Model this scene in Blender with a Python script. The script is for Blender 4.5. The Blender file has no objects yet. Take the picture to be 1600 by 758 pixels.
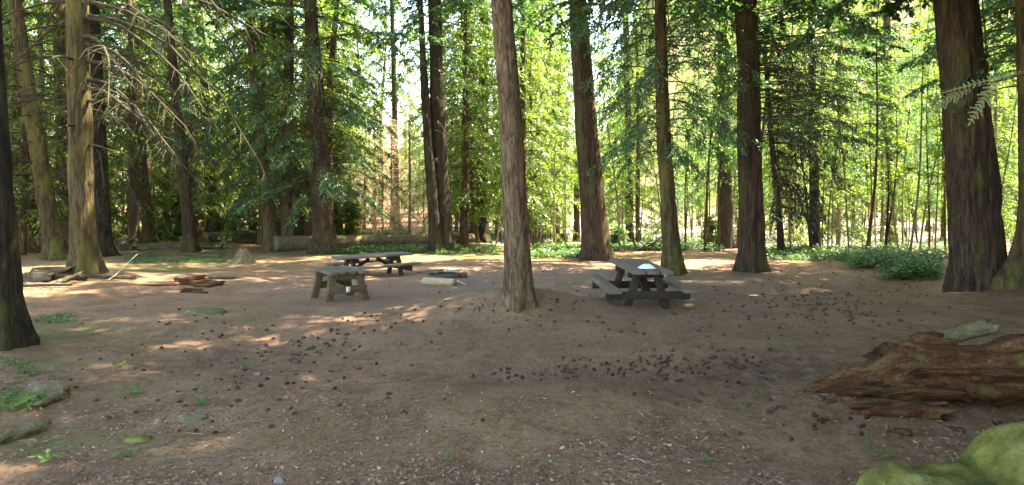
import bpy, math, random
import numpy as np
from mathutils import Vector

# ------------------------------------------------------------------ set-up
sc = bpy.context.scene
COL = sc.collection
R = np.random.RandomState(7)
random.seed(7)
F, CX, HY, CAMZ = 1030.0, 800.0, 300.0, 1.9      # focal length in photo pixels, centre, horizon row, eye height

# ------------------------------------------------------------------ noise
def _hash(ix, iy, iz, seed):
    h = (ix.astype(np.int64) * 374761393 + iy.astype(np.int64) * 668265263 + iz.astype(np.int64) * 2147483647 + seed * 974711) & 0x7fffffff
    h = ((h ^ (h >> 13)) * 1274126177) & 0x7fffffff
    h = (h ^ (h >> 16)) & 0xffff
    return h / 65535.0
def vnoise(x, y, z=0.0, seed=0):
    x = np.asarray(x, float); y = np.asarray(y, float) + 0 * x; z = np.asarray(z, float) + 0 * x
    ix, iy, iz = np.floor(x), np.floor(y), np.floor(z)
    fx, fy, fz = x - ix, y - iy, z - iz
    fx = fx * fx * (3 - 2 * fx); fy = fy * fy * (3 - 2 * fy); fz = fz * fz * (3 - 2 * fz)
    r = 0
    for dx in (0, 1):
        for dy in (0, 1):
            for dz in (0, 1):
                w = (fx if dx else 1 - fx) * (fy if dy else 1 - fy) * (fz if dz else 1 - fz)
                r = r + w * _hash(ix + dx, iy + dy, iz + dz, seed)
    return r * 2 - 1
def fbm(x, y, z=0.0, seed=0, o=4):
    r = 0; a = 1.0; s = 1.0
    for k in range(o):
        r = r + a * vnoise(np.asarray(x) * s, np.asarray(y) * s, np.asarray(z) * s, seed + k * 17); a *= .5; s *= 2.03
    return r
def sstep(a, b, v):
    t = np.clip((v - a) / (b - a), 0, 1); return t * t * (3 - 2 * t)
def bump(x, y, cx, cy, rx, ry, h):
    return h * np.exp(-(((x - cx) / rx) ** 2 + ((y - cy) / ry) ** 2))

# ------------------------------------------------------------------ terrain height
def ground_z(x, y, fine=True):
    x = np.asarray(x, float); y = np.asarray(y, float)
    z = -0.03 * np.clip(y - 10, 0, 15)
    z = z + bump(x, y, .1, 10.5, 1.35, 1.1, .42) + bump(x, y, -.3, 7.2, 1.9, .9, .06)
    z = z + bump(x, y, 1.6, 7.1, 3.4, .55, -.24) + bump(x, y, -2.6, 8.0, 1.8, .8, -.12) + bump(x, y, 1.0, 5.6, 2.8, .7, .14)
    z = z + bump(x, y, 8.6, 14.6, 1.7, 1.1, -.55) + bump(x, y, 6.2, 14.2, 1.5, 1.0, .12)
    z = z + bump(x, y, 11.6, 13.4, 1.1, 1.3, .75)
    z = z + bump(x, y, 4.7, 6.6, 1.7, .9, .26) + bump(x, y, -6.0, 6.4, 1.8, 1.2, .18)
    z = z + bump(x, y, -9.5, 14.5, 3.0, 2.0, .15)
    z = z + bump(x, y, 2.25, 15.9, .9, .8, .18)
    z = z + .07 * vnoise(x / 3.1, y / 3.1, 0, 3) * sstep(2, 5, y) + .03 * vnoise(x / 1.1, y / 1.1, 0, 5)
    near = 1 - sstep(30, 45, y)
    z = z + near * (.012 * vnoise(x / .35, y / .35, 0, 8) + .006 * vnoise(x / .12, y / .12, 0, 9))
    z = z - 1.0 * sstep(27, 36, y) * sstep(-6, 4, x)
    a = x / np.maximum(y, 1)
    hill = 62 * sstep(.12, .22, a) + 16
    hill = hill * sstep(85, 230, y + 8 * vnoise(x / 25, y / 25, 0, 31)) * (y > 0)
    z = z + hill * (1 + .12 * vnoise(x / 22, y / 22, 0, 33))
    return z
TB = []
_gz0 = ground_z
def ground_z(x, y):
    x = np.asarray(x, float); y = np.asarray(y, float); z = _gz0(x, y)
    for bx_, by_, r_ in TB: z = z + bump(x, y, bx_, by_, r_, r_, .09)
    return z
def gz(x, y): return float(ground_z(np.array([x]), np.array([y]))[0])
def at(px, py):
    """ground point seen at a pixel of the photograph"""
    d = CAMZ * F / max(py - HY, 20)
    for k in range(25):
        d = .5 * d + .5 * (CAMZ - gz((px - CX) / F * d, d)) * F / max(py - HY, 20)
    x = (px - CX) / F * d
    return x, d, gz(x, d)

for q_ in [(-2, 538, .6), (88, 405, .6), (133, 428, .7), (298, 393, .45), (425, 390, .45), (507, 394, .7), (688, 390, .8), (933, 405, .85), (1052, 425, .5), (1134, 388, .5), (1175, 422, .7), (1533, 452, 1.0), (812, 474, .5)]:
    p_ = at(q_[0], q_[1]); TB = TB + [(p_[0], p_[1], q_[2])]
# ------------------------------------------------------------------ object helpers
def newmesh(name, V, Fq, mat=None, smooth=False, attrs=None, ftri=None):
    V = np.asarray(V, np.float32).reshape(-1, 3)
    me = bpy.data.meshes.new(name)
    me.vertices.add(len(V)); me.vertices.foreach_set('co', V.ravel())
    Fq = np.asarray(Fq, np.int32).reshape(-1, 4) if Fq is not None and len(Fq) else np.zeros((0, 4), np.int32)
    ft = np.asarray(ftri, np.int32).reshape(-1, 3) if ftri is not None and len(ftri) else np.zeros((0, 3), np.int32)
    li = np.concatenate([Fq.ravel(), ft.ravel()])
    me.loops.add(len(li)); me.loops.foreach_set('vertex_index', li)
    n = len(Fq) + len(ft)
    st = np.concatenate([np.arange(len(Fq)) * 4, len(Fq) * 4 + np.arange(len(ft)) * 3]).astype(np.int32)
    me.polygons.add(n); me.polygons.foreach_set('loop_start', st)
    me.update(calc_edges=True)
    if smooth: me.polygons.foreach_set('use_smooth', np.ones(n, bool))
    if attrs:
        for k, v in attrs.items():
            a = me.attributes.new(k, 'FLOAT', 'POINT'); a.data.foreach_set('value', np.asarray(v, np.float32))
    if mat: me.materials.append(mat)
    return me
def link(name, me, parent=None, loc=None, rot=None):
    o = bpy.data.objects.new(name, me); COL.objects.link(o)
    if parent is not None: o.parent = parent
    if loc is not None: o.location = loc
    if rot is not None: o.rotation_euler = rot
    return o
def tag(o, label=None, cat=None, group=None, kind=None):
    if label: o['label'] = label
    if cat: o['category'] = cat
    if group: o['group'] = group
    if kind: o['kind'] = kind
    return o
def thing(name, label, cat, loc, rz=0, group=None):
    o = bpy.data.objects.new(name, None); COL.objects.link(o); o.empty_display_size = .2
    o.location = loc; o.rotation_euler = (0, 0, rz)
    return tag(o, label, cat, group)
def dup(root, loc, rz=0, s=1.0, label=None, group=None, rx=0, ry=0):
    c = root.copy(); COL.objects.link(c); c.location = loc; c.rotation_euler = (rx, ry, rz)
    c.scale = (s, s, s) if not isinstance(s, tuple) else s
    if label: c['label'] = label
    if group: c['group'] = group
    for ch in root.children:
        d = ch.copy(); COL.objects.link(d); d.parent = c
        for g in ch.children:
            e = g.copy(); COL.objects.link(e); e.parent = d
    return c

class MB:
    """collects quads"""
    def __init__(s): s.V = []; s.F = []; s.T = []; s.n = 0
    def add(s, V, Fq=None, T=None):
        V = np.asarray(V, float).reshape(-1, 3); s.V.append(V)
        if Fq is not None and len(Fq): s.F.append(np.asarray(Fq, int).reshape(-1, 4) + s.n)
        if T is not None and len(T): s.T.append(np.asarray(T, int).reshape(-1, 3) + s.n)
        s.n += len(V)
    def mesh(s, name, mat, smooth=False):
        return newmesh(name, np.concatenate(s.V), np.concatenate(s.F) if s.F else None, mat, smooth, ftri=np.concatenate(s.T) if s.T else None)

def tube(mb, P, rad, k=6, cap=True):
    P = np.asarray(P, float); n = len(P); rad = np.asarray(rad, float) * np.ones(n)
    T = np.gradient(P, axis=0); T /= np.linalg.norm(T, axis=1)[:, None] + 1e-9
    up = np.array([0, 0, 1.]) if abs(T[:, 2]).mean() < .8 else np.array([1., 0, 0])
    A = np.cross(T, up); A /= np.linalg.norm(A, axis=1)[:, None] + 1e-9
    B = np.cross(A, T)
    th = np.arange(k) / k * 2 * np.pi
    V = P[:, None] + rad[:, None, None] * (np.cos(th)[None, :, None] * A[:, None] + np.sin(th)[None, :, None] * B[:, None])
    i = np.arange(n - 1)[:, None] * k; j = np.arange(k)[None]; j2 = (j + 1) % k
    Fq = np.stack([i + j, i + j2, i + k + j2, i + k + j], -1).reshape(-1, 4)
    V = V.reshape(-1, 3)
    if cap:
        V = np.concatenate([V, P[:1], P[-1:]])
        c0, c1 = n * k, n * k + 1; j = np.arange(k); j2 = (j + 1) % k
        T3 = np.concatenate([np.stack([j2, j, np.full(k, c0)], -1), np.stack([(n - 1) * k + j, (n - 1) * k + j2, np.full(k, c1)], -1)])
        mb.add(V, Fq, T3)
    else: mb.add(V, Fq)

# ------------------------------------------------------------------ materials
def mat(name):
    m = bpy.data.materials.new(name); m.use_nodes = True
    nt = m.node_tree; nt.nodes.clear()
    out = nt.nodes.new('ShaderNodeOutputMaterial')
    return m, nt, out
def N(nt, t, **kw):
    n = nt.nodes.new('ShaderNode' + t)
    for k, v in kw.items(): setattr(n, k, v)
    return n
def ramp(nt, fac, stops):
    r = N(nt, 'ValToRGB'); e = r.color_ramp.elements
    while len(e) > 1: e.remove(e[-1])
    for i, (p, c) in enumerate(stops):
        q = e[0] if i == 0 else e.new(p)
        q.position = p; q.color = (c[0], c[1], c[2], 1)
    nt.links.new(fac, r.inputs[0]); return r.outputs[0]
def mixc(nt, fac, a, b, mode='MIX'):
    m = N(nt, 'Mix', data_type='RGBA', blend_type=mode)
    for s, v in ((m.inputs[0], fac), (m.inputs[6], a), (m.inputs[7], b)):
        if hasattr(v, 'links') or isinstance(v, bpy.types.NodeSocket): nt.links.new(v, s)
        elif isinstance(v, (int, float)): s.default_value = v
        else: s.default_value = (v[0], v[1], v[2], 1)
    return m.outputs[2]
def noise(nt, scale=(1, 1, 1), s=5, detail=4, rough=.6, coord='Object', dist=0):
    tc = N(nt, 'TexCoord'); mp = N(nt, 'Mapping'); mp.inputs['Scale'].default_value = scale
    nt.links.new(tc.outputs[coord], mp.inputs[0])
    n = N(nt, 'TexNoise'); n.inputs['Scale'].default_value = s; n.inputs['Detail'].default_value = detail
    n.inputs['Roughness'].default_value = rough; n.inputs['Distortion'].default_value = dist
    nt.links.new(mp.outputs[0], n.inputs['Vector']); return n.outputs[0]
def math_(nt, op, a, b=0, clamp=False):
    m = N(nt, 'Math', operation=op); m.use_clamp = clamp
    for s, v in ((m.inputs[0], a), (m.inputs[1], b)):
        if isinstance(v, bpy.types.NodeSocket): nt.links.new(v, s)
        else: s.default_value = v
    return m.outputs[0]
def principled(nt, out, col, rough=.85, bumpsrc=None, bstr=.5, bdist=.02, spec=.25):
    p = N(nt, 'BsdfPrincipled'); p.inputs['Roughness'].default_value = rough; p.inputs['Specular IOR Level'].default_value = spec
    if isinstance(col, bpy.types.NodeSocket): nt.links.new(col, p.inputs['Base Color'])
    else: p.inputs['Base Color'].default_value = (*col, 1)
    if bumpsrc is not None:
        b = N(nt, 'Bump'); b.inputs['Strength'].default_value = bstr; b.inputs['Distance'].default_value = bdist
        nt.links.new(bumpsrc, b.inputs['Height']); nt.links.new(b.outputs[0], p.inputs['Normal'])
    nt.links.new(p.outputs[0], out.inputs[0]); return p

def bark(name, dark, mid, light, moss=0.0, mosscol=(.10, .11, .02), zs=.16, bstr=.9):
    m, nt, out = mat(name)
    n1 = noise(nt, (1, 1, zs * .7), 17, 6, .72, dist=.8)
    n2 = noise(nt, (1, 1, .5), 3, 3)
    n3 = noise(nt, (1, 1, .8), 60, 3)
    c = ramp(nt, n1, [(.38, dark), (.5, mid), (.62, light)])
    c = mixc(nt, math_(nt, 'MULTIPLY', n2, .3), c, mid)
    oi = N(nt, 'ObjectInfo')
    c = mixc(nt, math_(nt, 'MULTIPLY', n3, .5), c, dark)
    if moss > 0:
        n4 = noise(nt, (1, 1, .35), 2.3, 5, .7)
        f = ramp(nt, n4, [(.62 - .3 * moss, (0, 0, 0)), (.78 - .25 * moss, (1, 1, 1))])
        c = mixc(nt, math_(nt, 'MULTIPLY', f, .85), c, mosscol)
    h = math_(nt, 'ADD', n1, math_(nt, 'MULTIPLY', n3, .25))
    principled(nt, out, c, .92, h, bstr, .04, .15)
    return m
def leafmat(name, c1, c2, trans=.4, rough=.6, lowf=.6):
    m, nt, out = mat(name)
    g = N(nt, 'NewGeometry'); oi = N(nt, 'ObjectInfo')
    n = noise(nt, (1, 1, 1), lowf, 2)
    f = math_(nt, 'ADD', math_(nt, 'MULTIPLY', g.outputs['Random Per Island'], .55), math_(nt, 'MULTIPLY', n, .45))
    f = math_(nt, 'ADD', f, math_(nt, 'MULTIPLY', math_(nt, 'SUBTRACT', oi.outputs['Random'], .5), .35))
    c = ramp(nt, f, [(.2, c1), (.85, c2)])
    d = N(nt, 'BsdfDiffuse'); nt.links.new(c, d.inputs[0])
    t = N(nt, 'BsdfTranslucent')
    tc = mixc(nt, 1.0, c, (1.25, 1.3, .55), 'MULTIPLY'); nt.links.new(tc, t.inputs[0])
    mx = N(nt, 'MixShader'); mx.inputs[0].default_value = trans
    nt.links.new(d.outputs[0], mx.inputs[1]); nt.links.new(t.outputs[0], mx.inputs[2])
    gl = N(nt, 'BsdfGlossy'); gl.inputs['Roughness'].default_value = .45; gl.inputs[0].default_value = (.9, .95, 1, 1)
    mx2 = N(nt, 'MixShader'); mx2.inputs[0].default_value = .04
    nt.links.new(mx.outputs[0], mx2.inputs[1]); nt.links.new(gl.outputs[0], mx2.inputs[2])
    nt.links.new(mx2.outputs[0], out.inputs[0]); return m
def simple(name, col, rough=.8, s=20, var=.35, bstr=.3, scale=(1, 1, 1), spec=.25):
    m, nt, out = mat(name)
    n = noise(nt, scale, s, 5, .65)
    c = ramp(nt, n, [(.3, tuple(v * (1 - var) for v in col)), (.7, tuple(v * (1 + var) for v in col))])
    principled(nt, out, c, rough, n, bstr, .01, spec); return m

M = {}
M['bark_dark'] = bark('bark_dark', (.012, .009, .006), (.038, .027, .02), (.085, .064, .046), .35, (.06, .065, .015))
M['bark_red'] = bark('bark_red', (.016, .010, .007), (.058, .037, .026), (.13, .088, .062), .35, (.07, .08, .02))
M['bark_brown'] = bark('bark_brown', (.03, .02, .012), (.10, .066, .04), (.20, .14, .09), .3)
M['bark_grey'] = bark('bark_grey', (.035, .023, .014), (.135, .088, .053), (.27, .19, .12), .2, (.09, .085, .03), zs=.3, bstr=.9)
M['bark_moss'] = bark('bark_moss', (.02, .015, .008), (.065, .047, .024), (.15, .112, .056), .5, (.12, .11, .03))
M['bark_pale'] = bark('bark_pale', (.1, .075, .055), (.24, .18, .13), (.4, .33, .27), .1)
M['branch_wood'] = simple('branch_wood', (.06, .05, .03), .9, 9, .5)
M['branch_moss'] = simple('branch_moss', (.038, .031, .016), .9, 6, .5)
M['branch_dead'] = simple('branch_dead', (.42, .31, .23), .85, 9, .3)
M['fir'] = leafmat('fir_needles_shaded', (.02, .062, .03), (.075, .155, .05), .45)  # near needles: shade put into the colour, darker and bluer
M['cedar'] = leafmat('cedar_sprays', (.03, .085, .04), (.10, .20, .07), .4)
M['fir_far_sunlit'] = leafmat('far_needles_sunlit', (.075, .13, .025), (.22, .30, .06), .55)  # distant needles: sunlight put into the colour, brighter yellow-green
M['maple'] = leafmat('maple_leaves', (.08, .16, .02), (.24, .35, .05), .55)
M['shrub'] = leafmat('shrub_leaves', (.05, .13, .02), (.16, .30, .05), .5)
M['cover'] = leafmat('ground_cover', (.03, .08, .02), (.12, .22, .045), .4, lowf=2)
M['lichen'] = leafmat('hanging_lichen', (.018, .014, .009), (.06, .046, .03), .2)
M['deadneedle'] = leafmat('dead_needles', (.26, .18, .12), (.5, .37, .28), .35)
M['oldwood'] = simple('weathered_wood', (.10, .085, .065), .8, 30, .5, .5, (.25, 1, 1))

# ------------------------------------------------------------------ ground
def axis_coords(lo, hi, dlo, dhi, step, grow):
    c = [dlo + i * step for i in range(int((dhi - dlo) / step) + 1)]
    s = step; a = c[-1]
    while a < hi: s *= grow; a += s; c.append(a)
    s = step; a = c[0]; pre = []
    while a > lo: s *= grow; a -= s; pre.append(a)
    return np.array(pre[::-1] + c)
gx = axis_coords(-420, 420, -13, 13, .075, 1.07)
gy = axis_coords(-120, 560, 1.5, 20, .065, 1.05)
XX, YY = np.meshgrid(gx, gy)
ZZ = ground_z(XX, YY)
nx, ny = len(gx), len(gy)
ii = (np.arange(ny - 1)[:, None] * nx + np.arange(nx - 1)[None])
GF = np.stack([ii, ii + 1, ii + nx + 1, ii + nx], -1).reshape(-1, 4)
def px_of(x, y): return CX + F * x / np.maximum(y, .5)
def py_of(x, y): return HY + F * CAMZ / np.maximum(y, .5)
x_, y_ = XX.ravel(), YY.ravel()
nz1 = fbm(x_ / 1.6, y_ / 1.6, 0, 40); nz2 = fbm(x_ / .5, y_ / .5, 0, 44)
moss = np.zeros_like(x_)
for (cx, cy, rx, ry, h) in [(-6.4, 8.3, 1.6, .9, .8), (-4.9, 6.6, 1.2, .6, .6), (-5.6, 5.8, 1.2, .6, 1.0), (-3.0, 5.0, 1.3, .35, .7), (-8.7, 18.5, 2.2, 1.3, .8), (-4.7, 11.2, .5, .3, .7),
                            (-2, 24, 5, 1.8, .8), (9, 15, 2.5, 1.2, .5), (3.6, 6.8, .5, .3, .7), (5, 23, 4, 1.6, .5), (-3.6, 9.5, .8, .3, .5), (1.4, 6.6, 1.2, .3, .35), (-12, 23, 6, 4, .5)]:
    moss += bump(x_, y_, cx, cy, rx, ry, h)
moss = np.clip(moss * (.75 + .7 * nz1 + .6 * nz2), 0, 1)
gravel = sstep(28, 36, y_ + 2 * nz1) * sstep(-5, 1, x_ + y_ * .02 + nz1) * (1 - sstep(75, 100, y_)); moss = np.maximum(moss, sstep(75, 100, y_) * (.55 + .3 * nz1).clip(0, 1))
red = np.clip(bump(x_, y_, 4.8, 6.2, 2.2, 1.6, 1.0) + bump(x_, y_, 2.5, 6.2, 2.5, 1.0, .35) + bump(x_, y_, .1, 10.2, 1.2, 1.3, .2) + bump(x_, y_, 10.5, 12.5, 2.5, 2, .4), 0, 1) * np.clip(.8 + .5 * nz2, 0, 1)
damp_shade = np.clip(bump(x_, y_, 3.0, 7.4, .8, .5, .9) + bump(x_, y_, 2.1, 7.2, 2.4, .25, .6) + bump(x_, y_, 6, 9.5, 2.5, 1.2, .5) + bump(x_, y_, -3.4, 7.8, 1.8, .9, .45) + bump(x_, y_, 2.1, 11.3, .9, 1.1, .35)  # moist soil, plus shade painted dark beneath the right table
               + bump(x_, y_, 3.2, 5.3, .9, .6, .6) + bump(x_, y_, -5, 5.2, 1.6, 1, .4), 0, 1) * np.clip(.75 + .6 * nz1 + .5 * nz2, 0, 1)
pack = np.clip(bump(x_, y_, 0, 14, 4.5, 4.5, 1.1) + bump(x_, y_, 3.5, 17, 5, 3, .8), 0, 1)
m, nt, out = mat('forest_floor')
def A(nm): a = N(nt, 'Attribute', attribute_name=nm); return a.outputs['Fac']
n1 = noise(nt, (1, 1, 1), 1.3, 6, .65); n2 = noise(nt, (1, 1, 1), 26, 6, .75); n3 = noise(nt, (1, 1, 1), 110, 3, .7)
c = ramp(nt, n1, [(.3, (.18, .092, .052)), (.5, (.275, .155, .087)), (.7, (.37, .23, .138))])
c = mixc(nt, A('packed'), c, (.285, .19, .135))
c = mixc(nt, A('red'), c, (.20, .095, .045))
c = mixc(nt, math_(nt, 'MULTIPLY', A('damp_shade'), .6), c, (.085, .05, .034))
c = mixc(nt, ramp(nt, n2, [(.48, (0, 0, 0)), (.64, (.7, .7, .7))]), c, (.09, .05, .03))
n4 = noise(nt, (1, 1, 1), 7, 5, .7); c = mixc(nt, ramp(nt, n4, [(.48, (0, 0, 0)), (.66, (.6, .6, .6))]), c, (.30, .205, .145)); c = mixc(nt, ramp(nt, n4, [(.3, (.6, .6, .6)), (.44, (0, 0, 0))]), c, (.085, .052, .034))
c = mixc(nt, ramp(nt, n3, [(.58, (0, 0, 0)), (.72, (.55, .55, .55))]), c, (.36, .27, .20))
c = mixc(nt, ramp(nt, n3, [(.28, (.6, .6, .6)), (.4, (0, 0, 0))]), c, (.05, .032, .024))
mo = ramp(nt, n2, [(.3, (.05, .075, .02)), (.6, (.10, .15, .04))])
c = mixc(nt, math_(nt, 'MULTIPLY', A('moss'), .8), c, mo)
gr = ramp(nt, n2, [(.35, (.24, .19, .15)), (.65, (.40, .32, .26))])
c = mixc(nt, A('gravel'), c, gr)
hb = math_(nt, 'ADD', math_(nt, 'MULTIPLY', n2, 1.0), math_(nt, 'MULTIPLY', n3, .35))
principled(nt, out, c, .95, hb, 1.0, .05, .1)
me = newmesh('ground', np.stack([x_, y_, ZZ.ravel()], -1), GF, m, True, dict(moss=moss, gravel=gravel, red=red, damp_shade=damp_shade, packed=pack))
tag(link('ground', me), kind='structure')

# ------------------------------------------------------------------ trees
def trunk_mesh(name, h, r0, lean, k, m, rtop=.02, rmid=None, zmid=5.0, flare=.55, lobes=5, seed=0, bow=0.0, rough=.075, fz=.33):
    """h height, lean(z)->(x,y) offset; rmid radius at zmid"""
    zs = np.concatenate([[-.25, -.1], np.arange(0, 1.2, .09), np.arange(1.2, min(6, h), .22), np.arange(min(6, h), h, .7), [h]]) if k >= 14 else np.concatenate([[-.25, 0, .15, .35, .7], np.linspace(1.2, h, 14)])
    zc = np.maximum(zs, 0)
    if rmid is None: rmid = r0 * (1 - .55 * zmid / h)
    r = np.where(zc < zmid, r0 + (rmid - r0) * zc / zmid, rmid + (rtop - rmid) * np.clip((zc - zmid) / (h - zmid), 0, 1) ** .9)
    th = np.arange(k) / k * 2 * np.pi
    TH, Z = np.meshgrid(th, zs)
    Rr = r[:, None] * np.ones_like(TH)
    ph = seed * 1.7
    lob = .5 + .5 * np.cos(lobes * TH + ph + .8 * np.sin(2 * TH + ph))
    Rr = Rr * (1 + flare * np.exp(-np.maximum(Z, 0) / fz) * (.35 + .9 * lob) + .10 * np.exp(-np.maximum(Z, 0) / (fz * 4)) * lob)
    nn = fbm(np.cos(TH) * 3.2 + seed, np.sin(TH) * 3.2, Z * .7 / max(r0 * 3, .3), seed, 3)
    gro = np.abs(vnoise(np.cos(TH) * 7 + seed, np.sin(TH) * 7, Z * .9, seed + 5))
    Rr = Rr * (1 + rough * nn - rough * 1.3 * (1 - gro * 2).clip(0, 1))
    L = np.array([lean(z) for z in zs])
    X = L[:, 0][:, None] + Rr * np.cos(TH); Y = L[:, 1][:, None] + Rr * np.sin(TH)
    V = np.stack([X, Y, Z], -1).reshape(-1, 3)
    n = len(zs)
    i = np.arange(n - 1)[:, None] * k; j = np.arange(k)[None]; j2 = (j + 1) % k
    Fq = np.stack([i + j, i + j2, i + k + j2, i + k + j], -1).reshape(-1, 4)
    def rad(z): return float(np.interp(z, zs, r))
    return newmesh(name, V, Fq, m, True), rad

class Crown:
    def __init__(s): s.wood = MB(); s.P = []; s.D = []; s.W = []
    def leaves(s, P, D, W): s.P.append(P); s.D.append(D); s.W.append(W)
    def leafmesh(s, name, m):
        P, D, W = np.concatenate(s.P), np.concatenate(s.D), np.concatenate(s.W)
        n = len(P)
        V = np.stack([P, P + D * .45 + W, P + D, P + D * .45 - W], 1).reshape(-1, 3)
        return newmesh(name, V, np.arange(n * 4).reshape(-1, 4), m)
def nrm(a): return a / (np.linalg.norm(a, axis=-1, keepdims=True) + 1e-9)

def bough(cr, p0, az, L, rise, droop, rs, r0=.02, tsp=.06, tl=.5, ln=7, ll=.1, lw=.03, bare=.25, hang=.3, leaf=True, bend=.25, twigs=0, k=4):
    t = np.linspace(0, 1, 9)
    h = np.array([math.cos(az), math.sin(az), 0]); sd = np.array([-h[1], h[0], 0])
    bw = rs.uniform(-bend, bend)
    wob = np.cumsum(rs.normal(0, (.012 if leaf else .026) * L, (9, 3)), 0) * t[:, None]
    P = p0 + h * (L * t)[:, None] * .97 + sd * (bw * L * t * t)[:, None] + wob
    P[:, 2] += rise * L * t - droop * L * t * t
    tube(cr.wood, P, r0 * (1 - .88 * t), k, False)
    T = np.gradient(P, axis=0); T = nrm(T)
    def samp(ts):
        q = np.stack([np.interp(ts, t, P[:, a]) for a in range(3)], -1)
        d = nrm(np.stack([np.interp(ts, t, T[:, a]) for a in range(3)], -1)); return q, d
    for j in range(twigs):
        ts = rs.uniform(.2, 1); q, d = samp(np.array([ts])); sg = rs.choice([-1, 1])
        s3 = nrm(np.cross(d[0], [0, 0, 1])); w = nrm(d[0] * rs.uniform(.3, .9) + s3 * sg * .8 + np.array([0, 0, rs.uniform(-.8, .3)]))
        l = tl * rs.uniform(.5, 1.3) * (1.2 - ts * .6); u = np.linspace(0, 1, 4)[:, None]
        tube(cr.wood, q[0] + w * l * u + np.array([0, 0, -1]) * u * u * l * .35 + rs.normal(0, .02, (4, 3)) * u, np.linspace(r0 * .35, .002, 4), 3, False)
    if leaf:
        m = max(3, int(L * (1 - bare) / tsp))
        ts = np.sort(rs.uniform(bare, 1.0, m)); q, d = samp(ts)
        sg = np.where(np.arange(m) % 2, 1, -1)[:, None] * 1.0
        s3 = nrm(np.cross(d, np.array([0, 0, 1.])))
        w = nrm(d * rs.uniform(.35, .8, (m, 1)) + s3 * sg * rs.uniform(.5, 1, (m, 1)) + np.array([0, 0, -1.]) * rs.uniform(hang * .3, hang * 1.3, (m, 1)))
        l = tl * (1.15 - ts * .75) * rs.uniform(.6, 1.2, m) * np.minimum(1, (ts - bare) * 5 + .35)
        u = (np.arange(ln) + .3) / ln
        Q = q[:, None] + w[:, None] * (l[:, None] * u[None])[:, :, None]
        Q[:, :, 2] -= hang * .45 * (l[:, None] * u[None] ** 2)
        Q = Q.reshape(-1, 3); W0 = np.repeat(w, ln, 0); S0 = np.repeat(s3, ln, 0)
        n = len(Q); al = np.where(np.arange(n) % 2, 1, -1)[:, None]
        latd = nrm(np.cross(W0, np.array([0, 0, 1.]) + rs.normal(0, .25, (n, 3))))
        D = nrm(W0 * .8 + latd * al * .65 + np.array([0, 0, -1.]) * hang * .5 + rs.normal(0, .22, (n, 3))) * (ll * rs.uniform(.6, 1.35, (n, 1)))
        Wd = nrm(np.cross(D, np.array([0, 0, 1.]) + rs.normal(0, .55, (n, 3)))) * (lw * rs.uniform(.7, 1.3, (n, 1)))
        cr.leaves(Q + rs.normal(0, .015, (n, 3)), D, Wd)

def tree(name, label, cat, base, h, r0, lean, m, k=16, boughs=(), leafm='fir', woodm='branch_wood', group=None, top=None, seed=1, **kw):
    rs = np.random.RandomState(seed * 31 + 5)
    root = thing(name, label, cat, base, 0, group)
    tm, rad = trunk_mesh('trunk', h, r0, lean, k, M[m], seed=seed, **kw)
    link('trunk', tm, root)
    cr = Crown(); dead = Crown()
    for b in boughs:
        b = dict(b); z0, z1, n = b.pop('z0'), b.pop('z1'), b.pop('n'); L0, L1 = b.pop('L0'), b.pop('L1')
        azr = b.pop('az', None); isdead = not b.get('leaf', True)
        rise, droop = b.pop('rise', .15), b.pop('droop', .45)
        for i in range(n):
            f = (i + rs.rand()) / n; z = z0 + (z1 - z0) * f
            az = (i * 2.4 + rs.uniform(-.5, .5)) if azr is None else rs.uniform(*azr)
            lx, ly = lean(z); rr = rad(z) * .7
            p0 = np.array([lx + rr * math.cos(az), ly + rr * math.sin(az), z])
            L = (L0 + (L1 - L0) * f) * rs.uniform(.65, 1.2)
            bb = dict(b); bb['r0'] = bb.get('r0', .02) * (.5 + .5 * L / max(L0, L1))
            bough(cr, p0, az, L, rise * rs.uniform(.5, 1.5), droop * rs.uniform(.6, 1.4), rs, **bb)
    if cr.wood.n: link('branches', cr.wood.mesh('branches', M[woodm]), root)
    if cr.P: link('crown', cr.leafmesh('crown', M[leafm]), root)
    return root, lean, rad

def leanfn(dx, dy, zvis, wob=.06, seed=0, curve=0):
    def f(z):
        t = max(z, 0) / zvis
        return (dx * t + wob * math.sin(t * 3.1 + seed) * min(t, 1.5) + curve * t * t, dy * t + wob * .6 * math.sin(t * 2.3 + seed * 2) * min(t, 1.5))
    return f
def photo_tree(pb, wb, ptop, wt, **kw):
    """pb = pixel of the foot, wb = width there, ptop = pixel column of the trunk at the picture's top edge, wt = width there"""
    x, y, z = at(*pb)
    zv = CAMZ + HY / F * y - z
    xt = (ptop - CX) / F * y
    ln = leanfn(xt - x, 0, zv, kw.pop('wob', .05), kw.get('seed', 1))
    kw.setdefault('zmid', zv)
    return dict(base=(x, y, z), r0=wb / F * y / 2, rmid=wt / F * y / 2, lean=ln, **kw)

UP = dict(z0=9, z1=26, n=46, L0=4.2, L1=1.9, rise=.1, droop=.33, r0=.05, tsp=.11, tl=1.1, ln=14, ll=.18, lw=.045, bare=.15, hang=.25)
def up(z0, z1, n=46, L0=4.2, **k):
    d = dict(UP, z0=z0, z1=z1, n=n, L0=L0); d.update(k); return d
def low(z0, z1, n, L0, L1, **k):
    d = dict(z0=z0, z1=z1, n=n, L0=L0, L1=L1, rise=.12, droop=.5, r0=.022, tsp=.05, tl=.55, ln=10, ll=.085, lw=.017, bare=.25, hang=.5); d.update(k); return d
def deadb(z0, z1, n, L0, L1, **k):
    d = dict(z0=z0, z1=z1, n=n, L0=L0, L1=L1, rise=.05, droop=.55, r0=.03, leaf=False, twigs=5, tl=.6, k=5); d.update(k); return d

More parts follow.
